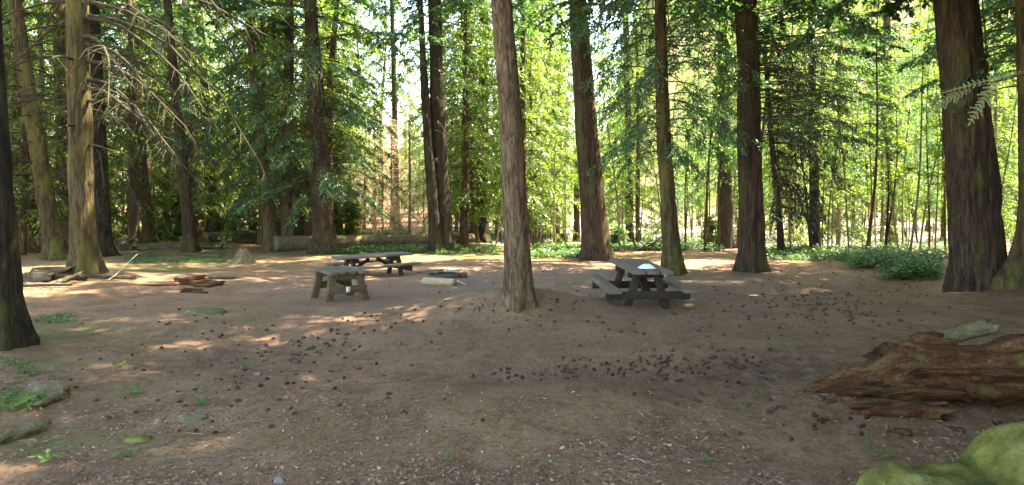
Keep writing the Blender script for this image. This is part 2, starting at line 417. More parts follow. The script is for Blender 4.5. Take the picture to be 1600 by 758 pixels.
T = []
def P(**kw): T.append(tree(**kw))
P(**photo_tree((-2, 538), 62, -22, 48, name='fir_tree', label='near black trunk cut off by the left edge of the picture', cat='tree', h=24, m='bark_dark', k=40, seed=2, boughs=[up(8, 23)]))
P(**photo_tree((88, 405), 27, 22, 19, name='cedar_tree', label='slim mossy yellow trunk leaning left at the left edge', cat='tree', h=20, m='bark_moss', k=24, seed=3, woodm='branch_moss',
    boughs=[deadb(2, 8, 34, 1.8, 2.8, twigs=12, tl=.7), up(8, 19, 18, 3)]))
P(**photo_tree((30, 392), 50, 12, 44, name='cedar_tree', label='broad brown trunk behind the leaning mossy trunk', cat='tree', h=26, m='bark_brown', k=24, seed=4, boughs=[deadb(3, 8, 8, 2, 2), up(9, 25, 22)]))
P(**photo_tree((133, 428), 37, 118, 31, name='cedar_tree', label='thick olive mossy trunk with long bare boughs arching down to the right', cat='tree', h=24, m='bark_moss', k=40, seed=5, woodm='branch_moss', lobes=6,
    boughs=[deadb(2.6, 5.2, 9, 1.3, 1.5, droop=.4), deadb(3.6, 9.5, 20, 3.4, 5.4, rise=-.02, droop=.6, az=(-.75, .5), r0=.06, twigs=14, tl=.8, k=6, bend=.35), deadb(3.6, 7.4, 14, 2.0, 3.0, az=(2.2, 4.1), r0=.04, twigs=5), up(9, 23, 22)]))
P(**photo_tree((105, 392), 26, 92, 22, name='fir_tree', label='shaggy brown trunk between the leaning and the olive trunk', cat='tree', h=24, m='bark_brown', k=24, seed=6, boughs=[deadb(2, 8, 24, 1.6, 2.6, twigs=10, tl=.7, droop=.7), up(9, 23, 20)]))
P(**photo_tree((156, 400), 34, 138, 30, name='fir_tree', label='dark trunk standing just behind the thick olive trunk', cat='tree', h=25, m='bark_dark', k=24, seed=7, boughs=[deadb(2, 8, 34, 1.8, 3.0, twigs=12, tl=.8, droop=.7), deadb(4.5, 9, 14, 3.4, 5.0, twigs=16, tl=.8, droop=.6, az=(-.9, .4), r0=.05), up(9, 24, 20)]))
P(**photo_tree((233, 378), 19, 208, 13, name='fir_tree', label='brown trunk beside the broken stump with light behind', cat='tree', h=22, m='bark_brown', k=18, seed=8, boughs=[low(6, 12, 26, 3.2, 3.2, tsp=.08, ll=.11, lw=.022), deadb(2, 7, 30, 1.2, 2.4, droop=.8, twigs=9, r0=.022), up(10, 21, 18)]))
P(**photo_tree((298, 393), 20, 262, 12, name='fir_tree', label='thin dark trunk rising from the green patch on the left', cat='tree', h=20, m='bark_red', k=18, seed=9, boughs=[low(4, 10, 30, 2.8, 3.2, tsp=.08, ll=.11, lw=.022), deadb(1.5, 7, 36, 1.4, 2.6, droop=.8, twigs=9, r0=.022), up(9, 19, 16)]))
P(**photo_tree((304, 372), 13, 288, 9, name='fir_tree', label='slender trunk just right of the thin dark trunk', cat='tree', h=18, m='bark_brown', k=14, seed=10, boughs=[low(5, 11, 26, 2.6, 2.8, tsp=.09, ll=.12, lw=.024), deadb(1.5, 7, 30, 1, 2.2, droop=.8, twigs=8, r0=.02)]))
P(**photo_tree((336, 366), 20, 308, 12, name='fir_tree', label='mossy brown trunk rising beside the red cut log end', cat='tree', h=22, m='bark_moss', k=18, seed=11, boughs=[low(5, 12, 30, 3, 3, tsp=.09, ll=.12, lw=.024), deadb(1.5, 7, 36, 1.4, 2.4, droop=.8, twigs=9, r0=.022), up(10, 21, 18)]))
P(**photo_tree((425, 390), 20, 383, 9, name='fir_tree', label='sunlit orange-brown trunk beside the left end of the long log', cat='tree', h=18, m='bark_brown', k=20, seed=12, boughs=[low(1.8, 9, 40, 2.4, 2.2, tsp=.065, ll=.10, lw=.02), deadb(1.3, 5, 24, 1.0, 1.8, droop=.8, twigs=8, r0=.018), up(9, 17, 26, 2.5)]))
P(**photo_tree((456, 374), 48, 432, 22, name='cedar_tree', label='wide fluted trunk behind the long log', cat='tree', h=26, m='bark_dark', k=30, seed=13, flare=.7, lobes=7, boughs=[deadb(1.6, 5, 16, 1.2, 1.8), low(4, 10, 24, 3, 3.2, tsp=.08, ll=.11, lw=.022), up(10, 25, 22)]))
P(**photo_tree((507, 394), 36, 487, 20, name='fir_tree', label='dark fir trunk bristling with drooping bare branches in front of the long log', cat='tree', h=23, m='bark_red', k=30, seed=14,
    boughs=[deadb(1.2, 6.5, 62, 1.5, 2.7, droop=.5, r0=.024, twigs=5, tl=.4), low(2.2, 8, 80, 2.8, 3.4, bare=.42, ll=.10, lw=.02), up(8, 22)]))
P(**photo_tree((527, 370), 16, 512, 9, name='fir_tree', label='straight dark trunk rising from behind the long log', cat='tree', h=20, m='bark_dark', k=16, seed=15, boughs=[deadb(2, 6, 12, 1, 1.6), low(5, 12, 26, 2.4, 2.6, tsp=.09, ll=.11, lw=.0225)]))
P(**photo_tree((682, 392), 20, 656, 8, name='fir_tree', label='thin leaning stem joined at the foot to the straight black trunk', cat='tree', h=17, m='bark_dark', k=20, seed=16, wob=.09, boughs=[deadb(1.5, 8, 26, .5, .8, r0=.012, twigs=2, tl=.3), low(7, 12, 16, 1.5, 1.8), up(10, 16, 20, 2)]))
P(**photo_tree((695, 388), 27, 677, 20, name='fir_tree', label='straight black trunk standing left of centre behind the fire pit', cat='tree', h=24, m='bark_dark', k=26, seed=17, boughs=[deadb(3, 8, 18, .8, 1.4, r0=.015), low(6.5, 10, 18, 1.8, 2.2), up(10, 23)]))
P(**photo_tree((741, 378), 15, 728, 10, name='fir_tree', label='left trunk of the leafy cluster behind the centre tree', cat='tree', h=20, m='bark_brown', k=16, seed=18, boughs=[low(2.5, 12, 60, 2.2, 2.6, tsp=.065, ll=.11, lw=.022, hang=.8)]))
P(**photo_tree((754, 378), 20, 756, 13, name='cedar_tree', label='wider trunk of the leafy cluster just left of the centre tree', cat='tree', h=22, m='bark_dark', k=20, seed=19, boughs=[low(3, 12, 60, 2.4, 2.8, tsp=.065, ll=.11, lw=.022, hang=.8), up(12, 21)]))
P(**photo_tree((812, 472), 40, 788, 33, name='fir_tree', label='tall grey-brown centre tree on its low mound of earth', cat='tree', h=24, m='bark_grey', k=56, seed=20, flare=.36, lobes=5, rough=.06, boughs=[deadb(1.2, 6, 12, .12, .3, r0=.012, twigs=0), up(7.6, 23, 100, 5.8)]))
P(**photo_tree((851, 372), 14, 838, 10, name='cedar_tree', label='cedar with dark hanging boughs just right of the centre tree', cat='tree', h=22, m='bark_dark', k=16, seed=21, leafm='cedar',
    boughs=[low(2.6, 13, 90, 2.0, 2.9, tsp=.055, ll=.12, lw=.022, hang=1.0, droop=.6), up(12, 21)]))
P(**photo_tree((933, 405), 44, 903, 28, name='fir_tree', label='big red-brown trunk left of the right picnic table', cat='tree', h=26, m='bark_red', k=44, seed=22, flare=.4, boughs=[deadb(2.5, 8.5, 14, .3, .9, r0=.015, twigs=2), up(8.5, 25, 100, 5.6)]))
P(**photo_tree((1052, 425), 28, 1026, 17, name='fir_tree', label='slim mossy trunk rising behind the right picnic table', cat='tree', h=20, m='bark_moss', k=30, seed=23, wob=.1,
    boughs=[low(3.0, 8, 58, 1.9, 2.6, hang=.9, bare=.3, ll=.085, lw=.02), deadb(2.2, 6, 14, .8, 1.5, r0=.015), up(7.2, 19, 50, 4)]))
P(**photo_tree((1134, 388), 24, 1128, 17, name='fir_tree', label='straight dark trunk left of the thick furrowed trunk', cat='tree', h=24, m='bark_dark', k=24, seed=24, boughs=[low(3.4, 11, 74, 2.6, 3.2, hang=.6, tsp=.06, ll=.09, lw=.018), deadb(2, 6, 10, 1, 1.5), up(11, 23)]))
P(**photo_tree((1175, 422), 38, 1165, 34, name='fir_tree', label='thick furrowed trunk with a mossy patch high up, right of the table', cat='tree', h=26, m='bark_red', k=44, seed=25, flare=.35, lobes=7,
    boughs=[deadb(3.2, 6.5, 9, 2.0, 2.8, az=(-.6, .6), droop=.6, twigs=14), low(3.4, 8, 44, 3.0, 3.8, hang=.4, az=(-.9, 1.6), droop=.22, ll=.08, lw=.016), up(7.4, 25, 110, 6)]))
P(**photo_tree((1533, 452), 74, 1494, 60, name='fir_tree', label='massive dark trunk with deep bark standing on the right', cat='tree', h=28, m='bark_red', k=72, seed=26, flare=.2, fz=.4, lobes=5, wob=.03, boughs=[deadb(2, 6, 9, .2, .5, r0=.018, twigs=1), up(7.2, 27, 80, 6)]))
P(**photo_tree((1625, 440), 50, 1612, 40, name='cedar_tree', label='mossy flared trunk cut off by the right edge of the picture', cat='tree', h=24, m='bark_moss', k=40, seed=27, flare=1.3, fz=.5, lobes=4, wob=.02,
    boughs=[low(3.6, 7.5, 10, 1.0, 1.5, az=(1.0, 3.4), leaf=True), up(7.5, 23)]))
P(**photo_tree((1275, 388), 15, 1268, 10, name='fir_tree', label='dark fir with wide low boughs behind the lichen-hung fir', cat='tree', h=21, m='bark_dark', k=16, seed=41, boughs=[low(3.6, 13, 80, 2.8, 3.4, hang=.6, ll=.11, lw=.022, tsp=.06), deadb(1.2, 5, 20, 1, 2, r0=.018)]))
P(**photo_tree((1395, 386), 16, 1384, 11, name='cedar_tree', label='dark cedar with drooping boughs left of the massive trunk', cat='tree', h=22, m='bark_brown', k=16, seed=42, leafm='cedar', boughs=[low(4.2, 14, 80, 2.6, 3.4, hang=.8, ll=.12, lw=.022, tsp=.06), deadb(1.2, 5, 16, 1, 2, r0=.018)]))
P(**photo_tree((985, 382), 13, 976, 9, name='cedar_tree', label='dark cedar with drooping boughs between the red-brown and slim mossy trunks', cat='tree', h=20, m='bark_dark', k=16, seed=43, leafm='fir', boughs=[low(5.0, 14, 70, 2.4, 3.0, hang=1.0, ll=.12, lw=.022, tsp=.06), deadb(2, 5, 10, 1, 1.6, r0=.018)]))
P(**photo_tree((620, 360), 11, 612, 7, name='fir_tree', label='sunlit fir behind the dead firs with drooping boughs', cat='tree', h=24, m='bark_brown', k=14, seed=44, leafm='fir_far_sunlit', boughs=[low(6, 20, 90, 2.6, 3.0, hang=.8, ll=.14, lw=.03, tsp=.08)]))
# dead branches with hanging lichen on the right
def lichen_tree():
    x, y, z = at(1222, 398)
    rs = np.random.RandomState(77)
    root = thing('fir_tree', 'drooping half-dead fir hung with brown lichen right of the furrowed trunk', 'tree', (x, y, z))
    ln = leanfn(-.6, 0, 8, .1, 3)
    tm, rad = trunk_mesh('trunk', 16, .12, ln, 16, M['bark_dark'], seed=70); link('trunk', tm, root)
    cr = Crown()
    for i in range(34):
        zz = 1.6 + 6.5 * (i + rs.rand()) / 34; az = rs.uniform(-1.1, .7) if rs.rand() < .85 else rs.uniform(0, 6.28)
        lx, ly = ln(zz)
        bough(cr, np.array([lx, ly, zz]), az, rs.uniform(1.6, 3.0), .1, rs.uniform(.4, .7), rs, r0=.045, leaf=True, twigs=14, tl=.55, tsp=.1, ln=6, ll=.17, lw=.028, hang=1.7, bare=.15)
    link('branches', cr.wood.mesh('branches', M['branch_wood']), root)
    link('hanging_lichen', cr.leafmesh('hanging_lichen', M['lichen']), root)
    cr = Crown()
    for i in range(40):
        zz = 4.5 + 11 * (i + rs.rand()) / 40; lx, ly = ln(zz)
        bough(cr, np.array([lx, ly, zz]), i * 2.4, rs.uniform(1.4, 2.8) * (1 - .03 * zz), .1, .3, rs, tsp=.07, ll=.13, lw=.035, tl=.6)
    link('crown', cr.leafmesh('crown', M['fir']), root)
lichen_tree()

# pale dead fir, sunlit, behind the far table
def dead_fir():
    x, y, z = at(640, 372); rs = np.random.RandomState(9)
    root = thing('dead_fir', 'pale bleached dead fir with drooping bare boughs in full sun', 'tree', (x, y, z))
    ln = leanfn(0, 0, 5, .03, 1)
    tm, rad = trunk_mesh('trunk', 6.0, .08, ln, 14, M['bark_pale'], seed=5, zmid=3); link('trunk', tm, root)
    cr = Crown()
    for i in range(95):
        f = i / 95; zz = .5 + 5.2 * f
        bough(cr, np.array([0, 0, zz]), i * 2.4, (1.7 * (1 - f) + .3) * rs.uniform(.7, 1.1), .35, .75, rs, r0=.013, tsp=.1, tl=.42, ln=5, ll=.1, lw=.012, hang=1.0, bare=.2, twigs=4)
    link('branches', cr.wood.mesh('branches', M['branch_dead']), root)
    link('crown', cr.leafmesh('crown', M['deadneedle']), root)
    return root
df = dead_fir()
for i, (px, py, s, lb) in enumerate([(598, 368, .75, 'smaller dead fir left of the bleached one'), (570, 366, .9, 'reddish dead fir behind the long log, leftmost of the dead firs'), (662, 366, .7, 'low dead fir close behind the leaning stem'), (612, 364, 1.15, 'tall dead fir just left behind the bleached one'), (548, 364, 1.0, 'brown dead fir showing right of the dark bristling fir'), (585, 362, 1.3, 'tallest dead fir, behind the reddish one')]):
    x, y, z = at(px, py); dup(df, (x, y, z), 1.3 * i + 1, s, lb)

# ------------------------------------------------------------------ forest beyond (copies of a few trees)
def proto_conifer(seed, h, r0, nb, z0, L0, leafm, bm, ll=.15, lw=.032, name='fir_tree'):
    r, _, _ = tree(name, 'fir in the woods beyond the clearing', 'tree', (0, 0, -500), h, r0, leanfn(.2, .1, 8, .15, seed), bm, k=10, leafm=leafm, seed=seed,
        boughs=[dict(z0=z0, z1=h - .3, n=nb, L0=L0, L1=.5, rise=.15, droop=.52, r0=.025, tsp=.085, tl=.75, ln=9, ll=ll, lw=lw, bare=.15, hang=.6), deadb(.8, z0 + 3, 30, 1.0, 1.9, r0=.016, twigs=5, droop=.8)])
    return r
protos = [proto_conifer(101, 20, .17, 120, 1.6, 2.9, 'fir_far_sunlit', 'bark_brown'), proto_conifer(102, 16, .12, 110, 1.0, 2.4, 'fir_far_sunlit', 'bark_pale'),
          proto_conifer(103, 24, .22, 110, 4.5, 3.2, 'fir_far_sunlit', 'bark_brown'), proto_conifer(104, 10, .08, 90, .5, 1.8, 'cedar', 'bark_pale', .12, .026)]
def broadleaf(seed, h, r0, nst, leafm, spread, nl, ll, name, label, cat, z_lo=.25, bm='bark_pale'):
    rs = np.random.RandomState(seed); root = thing(name, label, cat, (0, 0, -500))
    wood = MB(); cr = Crown()
    for s in range(nst):
        a = rs.uniform(0, 6.28); tilt = rs.uniform(.02, .22 if nst > 1 else .06)
        u = np.linspace(0, 1, 9); hh = h * rs.uniform(.75, 1.05)
        Pp = np.stack([math.cos(a) * tilt * hh * u + .04 * hh * np.sin(u * 4 + a) * u, math.sin(a) * tilt * hh * u + .04 * hh * np.cos(u * 3 + a) * u, hh * u - .1], -1)
        tube(wood, Pp, r0 * (1 - .85 * u), 7, False)
        for b in range(int(11 + h)):
            t = rs.uniform(z_lo, 1); q = np.array([np.interp(t, u, Pp[:, c]) for c in range(3)]); az = rs.uniform(0, 6.28)
            L = spread * rs.uniform(.4, 1.1) * (1.15 - .5 * t); v = np.linspace(0, 1, 5)[:, None]
            dd = np.array([math.cos(az), math.sin(az), rs.uniform(.1, .7)])
            Q = q + dd * L * v + np.array([0, 0, -1]) * L * .3 * v * v + rs.normal(0, .03, (5, 3)) * v
            tube(wood, Q, r0 * .28 * (1 - .85 * v[:, 0]), 3, False)
            n = nl; w = rs.uniform(.25, 1, n); c0 = q + dd * L * w[:, None] + np.array([0, 0, -1]) * L * .3 * (w ** 2)[:, None]
            c0 = c0 + rs.normal(0, .16, (n, 3)) * np.array([1, 1, .55]) * max(L, .5)
            D = nrm(rs.normal(0, 1, (n, 3)) * [1, 1, .45]) * ll * rs.uniform(.6, 1.3, (n, 1))
            cr.leaves(c0, D, nrm(np.cross(D, [0, 0, 1] + rs.normal(0, .4, (n, 3)))) * ll * .36)
    link('trunk' if nst == 1 else 'stems', wood.mesh('stems', M[bm], True), root)
    link('crown' if nst == 1 else 'foliage', cr.leafmesh('foliage', M[leafm]), root)
    return root
maples = [broadleaf(201, 7, .05, 3, 'maple', 1.4, 75, .13, 'vine_maple', 'bright green vine maple beyond the clearing', 'tree'),
          broadleaf(202, 9, .07, 2, 'maple', 1.7, 80, .14, 'vine_maple', 'bright green vine maple beyond the clearing', 'tree')]
saps = [broadleaf(211, 8.5, .045, 1, 'maple', .9, 40, .11, 'sapling', 'slender sapling', 'tree', .3),
        broadleaf(212, 7, .035, 1, 'shrub', .8, 36, .10, 'sapling', 'slender sapling', 'tree', .35),
        broadleaf(213, 10, .06, 1, 'shrub', 1.1, 44, .12, 'sapling', 'slender sapling', 'tree', .3, 'bark_brown'),
        broadleaf(214, 7.5, .05, 2, 'maple', .9, 34, .11, 'sapling', 'slender sapling', 'tree', .4, 'bark_dark')]
bushes = [broadleaf(221, 1.5, .014, 7, 'shrub', .6, 60, .10, 'bush', 'leafy green bush', 'bush', .1), broadleaf(222, 2.4, .018, 6, 'maple', .8, 70, .12, 'bush', 'leafy green bush', 'bush', .1)]

first = {}
def plant(protolist, i, x, y, rz, s, label, group):
    p = protolist[i % len(protolist)]
    sk = -.03 if y > 26 else 0
    z = gz(x, y) + sk
    if p.name not in first:
        first[p.name] = 1; p.location = (x, y, z); p.rotation_euler = (0, 0, rz); p.scale = (s, s, s); p['label'] = label; p['group'] = group; return p
    return dup(p, (x, y, z), rz, s, label, group)

rs = np.random.RandomState(11)
placed = []
def free(x, y, dmin):
    for a, b in placed:
        if (a - x) ** 2 + (b - y) ** 2 < dmin * dmin: return False
    placed.append((x, y)); return True
def gap(px): return 878 < px < 900 or 596 < px < 622
# left woods: deep
cnt = 0
for t in range(900):
    y = rs.uniform(25, 80); a = rs.uniform(-.95, -.16); x = a * y; px = CX + F * a
    if gap(px) or (545 < px < 690 and y < 50): continue
    if not free(x, y, 2.6 if y < 45 else 3.8): continue
    far = 'far ' if y > 48 else ''
    plant(protos, rs.choice([0, 0, 2, 2, 1]), x, y, rs.uniform(0, 6.28), rs.uniform(.75, 1.25), far + 'fir in the woods on the left behind the logs', far + 'firs in the left woods'); cnt += 1
    if cnt > 78: break
# centre
cnt = 0
for t in range(600):
    y = rs.uniform(27, 75); a = rs.uniform(-.17, .1); x = a * y; px = CX + F * a
    if gap(px) or (545 < px < 690 and y < 50): continue
    if not free(x, y, 2.6): continue
    plant(protos, rs.choice([0, 1, 3, 2]), x, y, rs.uniform(0, 6.28), rs.uniform(.7, 1.15), 'sunlit fir standing far behind the centre tree', 'firs behind the centre tree'); cnt += 1
    if cnt > 34: break
# right: open, bright
cnt = 0
for t in range(600):
    y = rs.uniform(32, 85); a = rs.uniform(.13, 1.0); x = a * y; px = CX + F * a
    if not free(x, y, 3.4): continue
    plant(protos, rs.choice([0, 1, 1, 3]), x, y, rs.uniform(0, 6.28), rs.uniform(.7, 1.15), 'sunlit fir standing beyond the bright gravel on the right', 'firs beyond the gravel on the right'); cnt += 1
    if cnt > 62: break
# on the hillside
hs = sorted(((rs.uniform(90, 200), rs.uniform(-.5, .9), rs.uniform(.6, 1.1)) for t in range(190)))
hs = [h for h in hs if not gap(CX + F * h[1])]
for t, (y, a, s_) in enumerate(hs[:34]): plant(protos, t, a * y, y, rs.uniform(0, 6.28), s_, 'small distant fir on the pale hillside', 'distant firs on the hillside')
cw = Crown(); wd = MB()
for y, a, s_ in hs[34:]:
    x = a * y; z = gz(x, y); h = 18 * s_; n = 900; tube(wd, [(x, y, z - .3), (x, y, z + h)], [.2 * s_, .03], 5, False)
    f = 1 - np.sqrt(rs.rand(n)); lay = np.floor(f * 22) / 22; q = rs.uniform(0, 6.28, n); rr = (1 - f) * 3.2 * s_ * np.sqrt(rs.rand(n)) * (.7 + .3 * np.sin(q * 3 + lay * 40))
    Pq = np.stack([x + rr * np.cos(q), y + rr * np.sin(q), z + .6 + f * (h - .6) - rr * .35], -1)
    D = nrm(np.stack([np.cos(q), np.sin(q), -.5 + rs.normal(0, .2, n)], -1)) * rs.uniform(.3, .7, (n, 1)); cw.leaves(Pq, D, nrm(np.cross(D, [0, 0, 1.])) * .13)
o = cw.leafmesh('hillside_wood', M['fir_far_sunlit']); o = tag(link('hillside_wood', o), 'far fir wood covering the hillside behind everything', 'woods', kind='stuff')
link('trunks', wd.mesh('trunks', M['bark_brown']), o)
# saplings behind the right of the clearing
cnt = 0
for t in range(800):
    px = rs.uniform(770, 1600); py = rs.uniform(373, 393)
    if px > 1180: py = rs.uniform(378, 400)
    x, y, z = at(px, py)
    if not free(x, y, .55): continue
    i = rs.choice([0, 1, 2, 3]); o = plant(saps, i, x, y, rs.uniform(0, 6.28), rs.uniform(.75, 1.2), 'slender sapling in the bright thicket along the right edge of the clearing', 'saplings in the thicket')
    o.rotation_euler = (rs.uniform(-.05, .05), rs.uniform(-.14, .14), o.rotation_euler[2]); cnt += 1
    if cnt > 105: break
for k, (px, py, lbl) in enumerate([(350, 362, 'bright green vine maple above the fallen log on the left'), (390, 366, 'bright green vine maple left of the sunlit orange-brown trunk'), (268, 366, 'vine maple between the brown trunk and the thin dark trunk'), (180, 366, 'vine maple in the shade behind the broken stump'),
        (720, 366, 'vine maple behind the straight black trunk'), (775, 368, 'vine maple behind the leafy cluster'), (980, 370, 'vine maple seen above the right picnic table'), (1090, 372, 'vine maple left of the straight dark trunk'),
        (1220, 374, 'vine maple behind the lichen-hung fir'), (1330, 376, 'vine maple in the middle of the right thicket'), (1430, 378, 'vine maple just left of the massive trunk'), (1585, 385, 'vine maple right of the massive trunk')]):
    x, y, z = at(px, py); plant(maples, k, x, y + rs.uniform(0, 2), rs.uniform(0, 6), rs.uniform(.8, 1.1), lbl, 'vine maples round the clearing')
bl = [(345, 372), (372, 370), (396, 368), (415, 372), (255, 372), (278, 375), (205, 366), (545, 372), (880, 383), (1108, 385), (965, 386), (170, 372), (360, 366), (320, 362)]
for k, (px, py) in enumerate(bl):
    x, y, z = at(px, py); plant(bushes, k, x, y, rs.uniform(0, 6), rs.uniform(.6, 1.0), 'leafy green bush at the edge of the clearing', 'bushes at the edge of the clearing')

# unseen trees added outside the view to shade the clearing
cnt = 0
for t in range(400):
    x = rs.uniform(-24, 34); y = rs.uniform(-16, 30)
    if abs(x) < .86 * y + 3.0 and y > -3: continue
    if x * x + y * y < 9 or (x < 2 and y < 12): continue
    if not free(x, y, 3.6): continue
    i = rs.choice([2, 2, 0]); o = plant(protos, i, x, y, rs.uniform(0, 6.28), rs.uniform(1.0, 1.25), 'unseen tall fir added round the clearing for its shade', 'unseen shade firs round the clearing'); cnt += 1
    if cnt > 40: break

# ------------------------------------------------------------------ more materials
def wood(name, col, grain=(1.5, 18, 18), var=.45, moss=0, rough=.75, spec=.3):
    m, nt, out = mat(name)
    n = noise(nt, grain, 2.2, 6, .7, dist=.3); n2 = noise(nt, (1, 1, 1), 5, 4); n3 = noise(nt, (3, 60, 60), 2, 3)
    c = ramp(nt, n, [(.3, tuple(v * (1 - var) for v in col)), (.7, tuple(v * (1 + var) for v in col))])
    c = mixc(nt, ramp(nt, n3, [(.6, (0, 0, 0)), (.75, (.7, .7, .7))]), c, tuple(v * .4 for v in col))
    if moss: c = mixc(nt, ramp(nt, n2, [(.5, (0, 0, 0)), (.68, (moss,) * 3)]), c, (.09, .10, .035))
    else: c = mixc(nt, math_(nt, 'MULTIPLY', n2, .4), c, tuple(v * 1.5 for v in col))
    principled(nt, out, c, rough, math_(nt, 'ADD', n, n3), .5, .008, spec); return m
M['table_grey'] = wood('weathered_dark_planks', (.115, .09, .07))
M['table_frame'] = wood('dark_stained_timber', (.024, .018, .015))
M['table_old'] = wood('mossy_old_planks', (.10, .08, .058), moss=.2)
M['table_oldleg'] = wood('old_yellow_timber', (.085, .058, .032), moss=.15)
M['iron'] = simple('rusty_iron', (.075, .06, .052), .7, 25, .5, .4)
M['steel'] = simple('grey_steel', (.22, .22, .20), .5, 12, .3, .2, spec=.5)
M['firewood'] = wood('pale_firewood', (.30, .225, .13), (2, 12, 12), .35)
M['ash'] = simple('ash', (.20, .19, .18), .95, 30, .4)
M['cloth'] = simple('white_cloth', (.75, .82, .86), .8, 14, .08, .3)
M['plate'] = simple('white_plate', (.7, .7, .66), .6, 30, .1, .05)
M['ink'] = simple('dark_paint', (.02, .02, .02), .6, 30, .1, .05)
M['stone'] = simple('grey_stone', (.13, .125, .115), .85, 9, .35, .5)
M['cone'] = simple('fir_cone', (.05, .028, .017), .85, 60, .5, .6)
_nt = M['cone'].node_tree; _oi = _nt.nodes.new('ShaderNodeObjectInfo'); _p = [n for n in _nt.nodes if n.type == 'BSDF_PRINCIPLED'][0]; _l = _p.inputs['Base Color'].links[0].from_socket
_nt.links.new(mixc(_nt, math_(_nt, 'MULTIPLY', _oi.outputs['Random'], .22), _l, (.17, .10, .06)), _p.inputs['Base Color'])
M['twig'] = simple('twig_bark', (.16, .12, .09), .9, 12, .5)
M['twig_light'] = simple('light_twig', (.24, .19, .14), .9, 12, .35)
M['twig_pale'] = simple('pale_bare_twig', (.42, .37, .30), .85, 12, .3)
def rot(name, c1, c2, c3, moss=.3, scl=(.6, 3.2, 3.2), topmoss=False):
    m, nt, out = mat(name)
    n = noise(nt, scl, 3.5, 6, .7, dist=.6); n2 = noise(nt, (1, 1, 1), 4, 5, .7); n3 = noise(nt, (1, 1, 1), 45, 4, .7)
    c = ramp(nt, n, [(.3, c1), (.5, c2), (.72, c3)])
    c = mixc(nt, ramp(nt, n3, [(.45, (0, 0, 0)), (.65, (.7, .7, .7))]), c, c1)
    f = ramp(nt, n2, [(.62 - .25 * moss, (0, 0, 0)), (.75 - .2 * moss, (.85,) * 3)])
    if topmoss:
        g = N(nt, 'NewGeometry'); sx = N(nt, 'SeparateXYZ'); nt.links.new(g.outputs['True Normal'], sx.inputs[0])
        f = math_(nt, 'MULTIPLY', f, math_(nt, 'MULTIPLY', sx.outputs[2], 1.4, True))
    c = mixc(nt, f, c, mixc(nt, n3, (.05, .06, .015), (.13, .14, .04)))
    principled(nt, out, c, .95, math_(nt, 'ADD', n, math_(nt, 'MULTIPLY', n3, .5)), 1.0, .03, .1); return m
M['rot_red'] = rot('rotten_red_wood', (.022, .010, .006), (.085, .040, .019), (.19, .10, .05), .2)
M['rot_grey'] = rot('rotten_grey_wood', (.035, .026, .018), (.11, .085, .058), (.23, .185, .13), .4)
M['log_moss'] = rot('mossy_log_bark', (.06, .045, .03), (.16, .125, .085), (.28, .23, .15), .7, topmoss=True)
M['cut_end'] = simple('cut_log_end', (.26, .11, .06), .9, 18, .4, .4)
m, nt, out = mat('mossy_stone')
n = noise(nt, (1, 1, 1), 3.0, 6, .65); n2 = noise(nt, (1, 1, 1), 9, 5, .75); n3 = noise(nt, (1, 1, 1), 140, 4, .75)
c = ramp(nt, n, [(.36, (.06, .062, .02)), (.5, (.17, .158, .045)), (.64, (.30, .27, .105))])
c = mixc(nt, ramp(nt, n3, [(.35, (.7,) * 3), (.6, (0, 0, 0))]), c, (.07, .085, .015))
c = mixc(nt, ramp(nt, n2, [(.6, (0, 0, 0)), (.72, (.4,) * 3)]), c, (.20, .20, .13)); c = mixc(nt, ramp(nt, n2, [(.34, (.8,) * 3), (.45, (0, 0, 0))]), c, (.07, .06, .025))
principled(nt, out, c, .95, math_(nt, 'ADD', n3, math_(nt, 'MULTIPLY', n2, 2)), .8, .012, .05); M['moss_rock'] = m
m, nt, out = mat('litter')
g = N(nt, 'NewGeometry')
c = ramp(nt, g.outputs['Random Per Island'], [(0, (.05, .027, .017)), (.2, (.11, .06, .036)), (.45, (.22, .125, .08)), (.68, (.28, .165, .10)), (.88, (.33, .22, .14)), (.97, (.40, .30, .21)), (1, (.14, .2, .06))])
principled(nt, out, c, .9); M['litter'] = m

# ------------------------------------------------------------------ shapes
def beam(a, b, w, t, up=(0, 0, 1)):
    """box from a to b, w across, t in the up direction"""
    a, b = np.array(a, float), np.array(b, float); d = nrm(b - a)
    s = np.cross(d, np.array(up, float)); s = nrm(s); u = np.cross(s, d)
    V = [p + s * sx * w / 2 + u * su * t / 2 for p in (a, b) for sx, su in ((-1, -1), (1, -1), (1, 1), (-1, 1))]
    return np.array(V), [(0, 1, 2, 3), (7, 6, 5, 4), (0, 4, 5, 1), (1, 5, 6, 2), (2, 6, 7, 3), (3, 7, 4, 0)]
def board(name, root, a, b, w, t, m, up=(0, 0, 1), bev=.008):
    # local x runs along the board so that the grain follows it
    a, b = Vector(a), Vector(b); L = (b - a).length
    V, Fq = beam((-L / 2, 0, 0), (L / 2, 0, 0), w, t)
    me = newmesh(name, V, Fq, M[m]); o = link(name, me, root)
    d = (b - a).normalized(); s = d.cross(Vector(up)).normalized(); u = s.cross(d)
    from mathutils import Matrix
    o.matrix_local = Matrix(((d.x, -s.x, u.x, (a.x + b.x) / 2), (d.y, -s.y, u.y, (a.y + b.y) / 2), (d.z, -s.z, u.z, (a.z + b.z) / 2), (0, 0, 0, 1)))
    if bev:
        md = o.modifiers.new('bevel', 'BEVEL'); md.width = bev; md.segments = 2
    return o
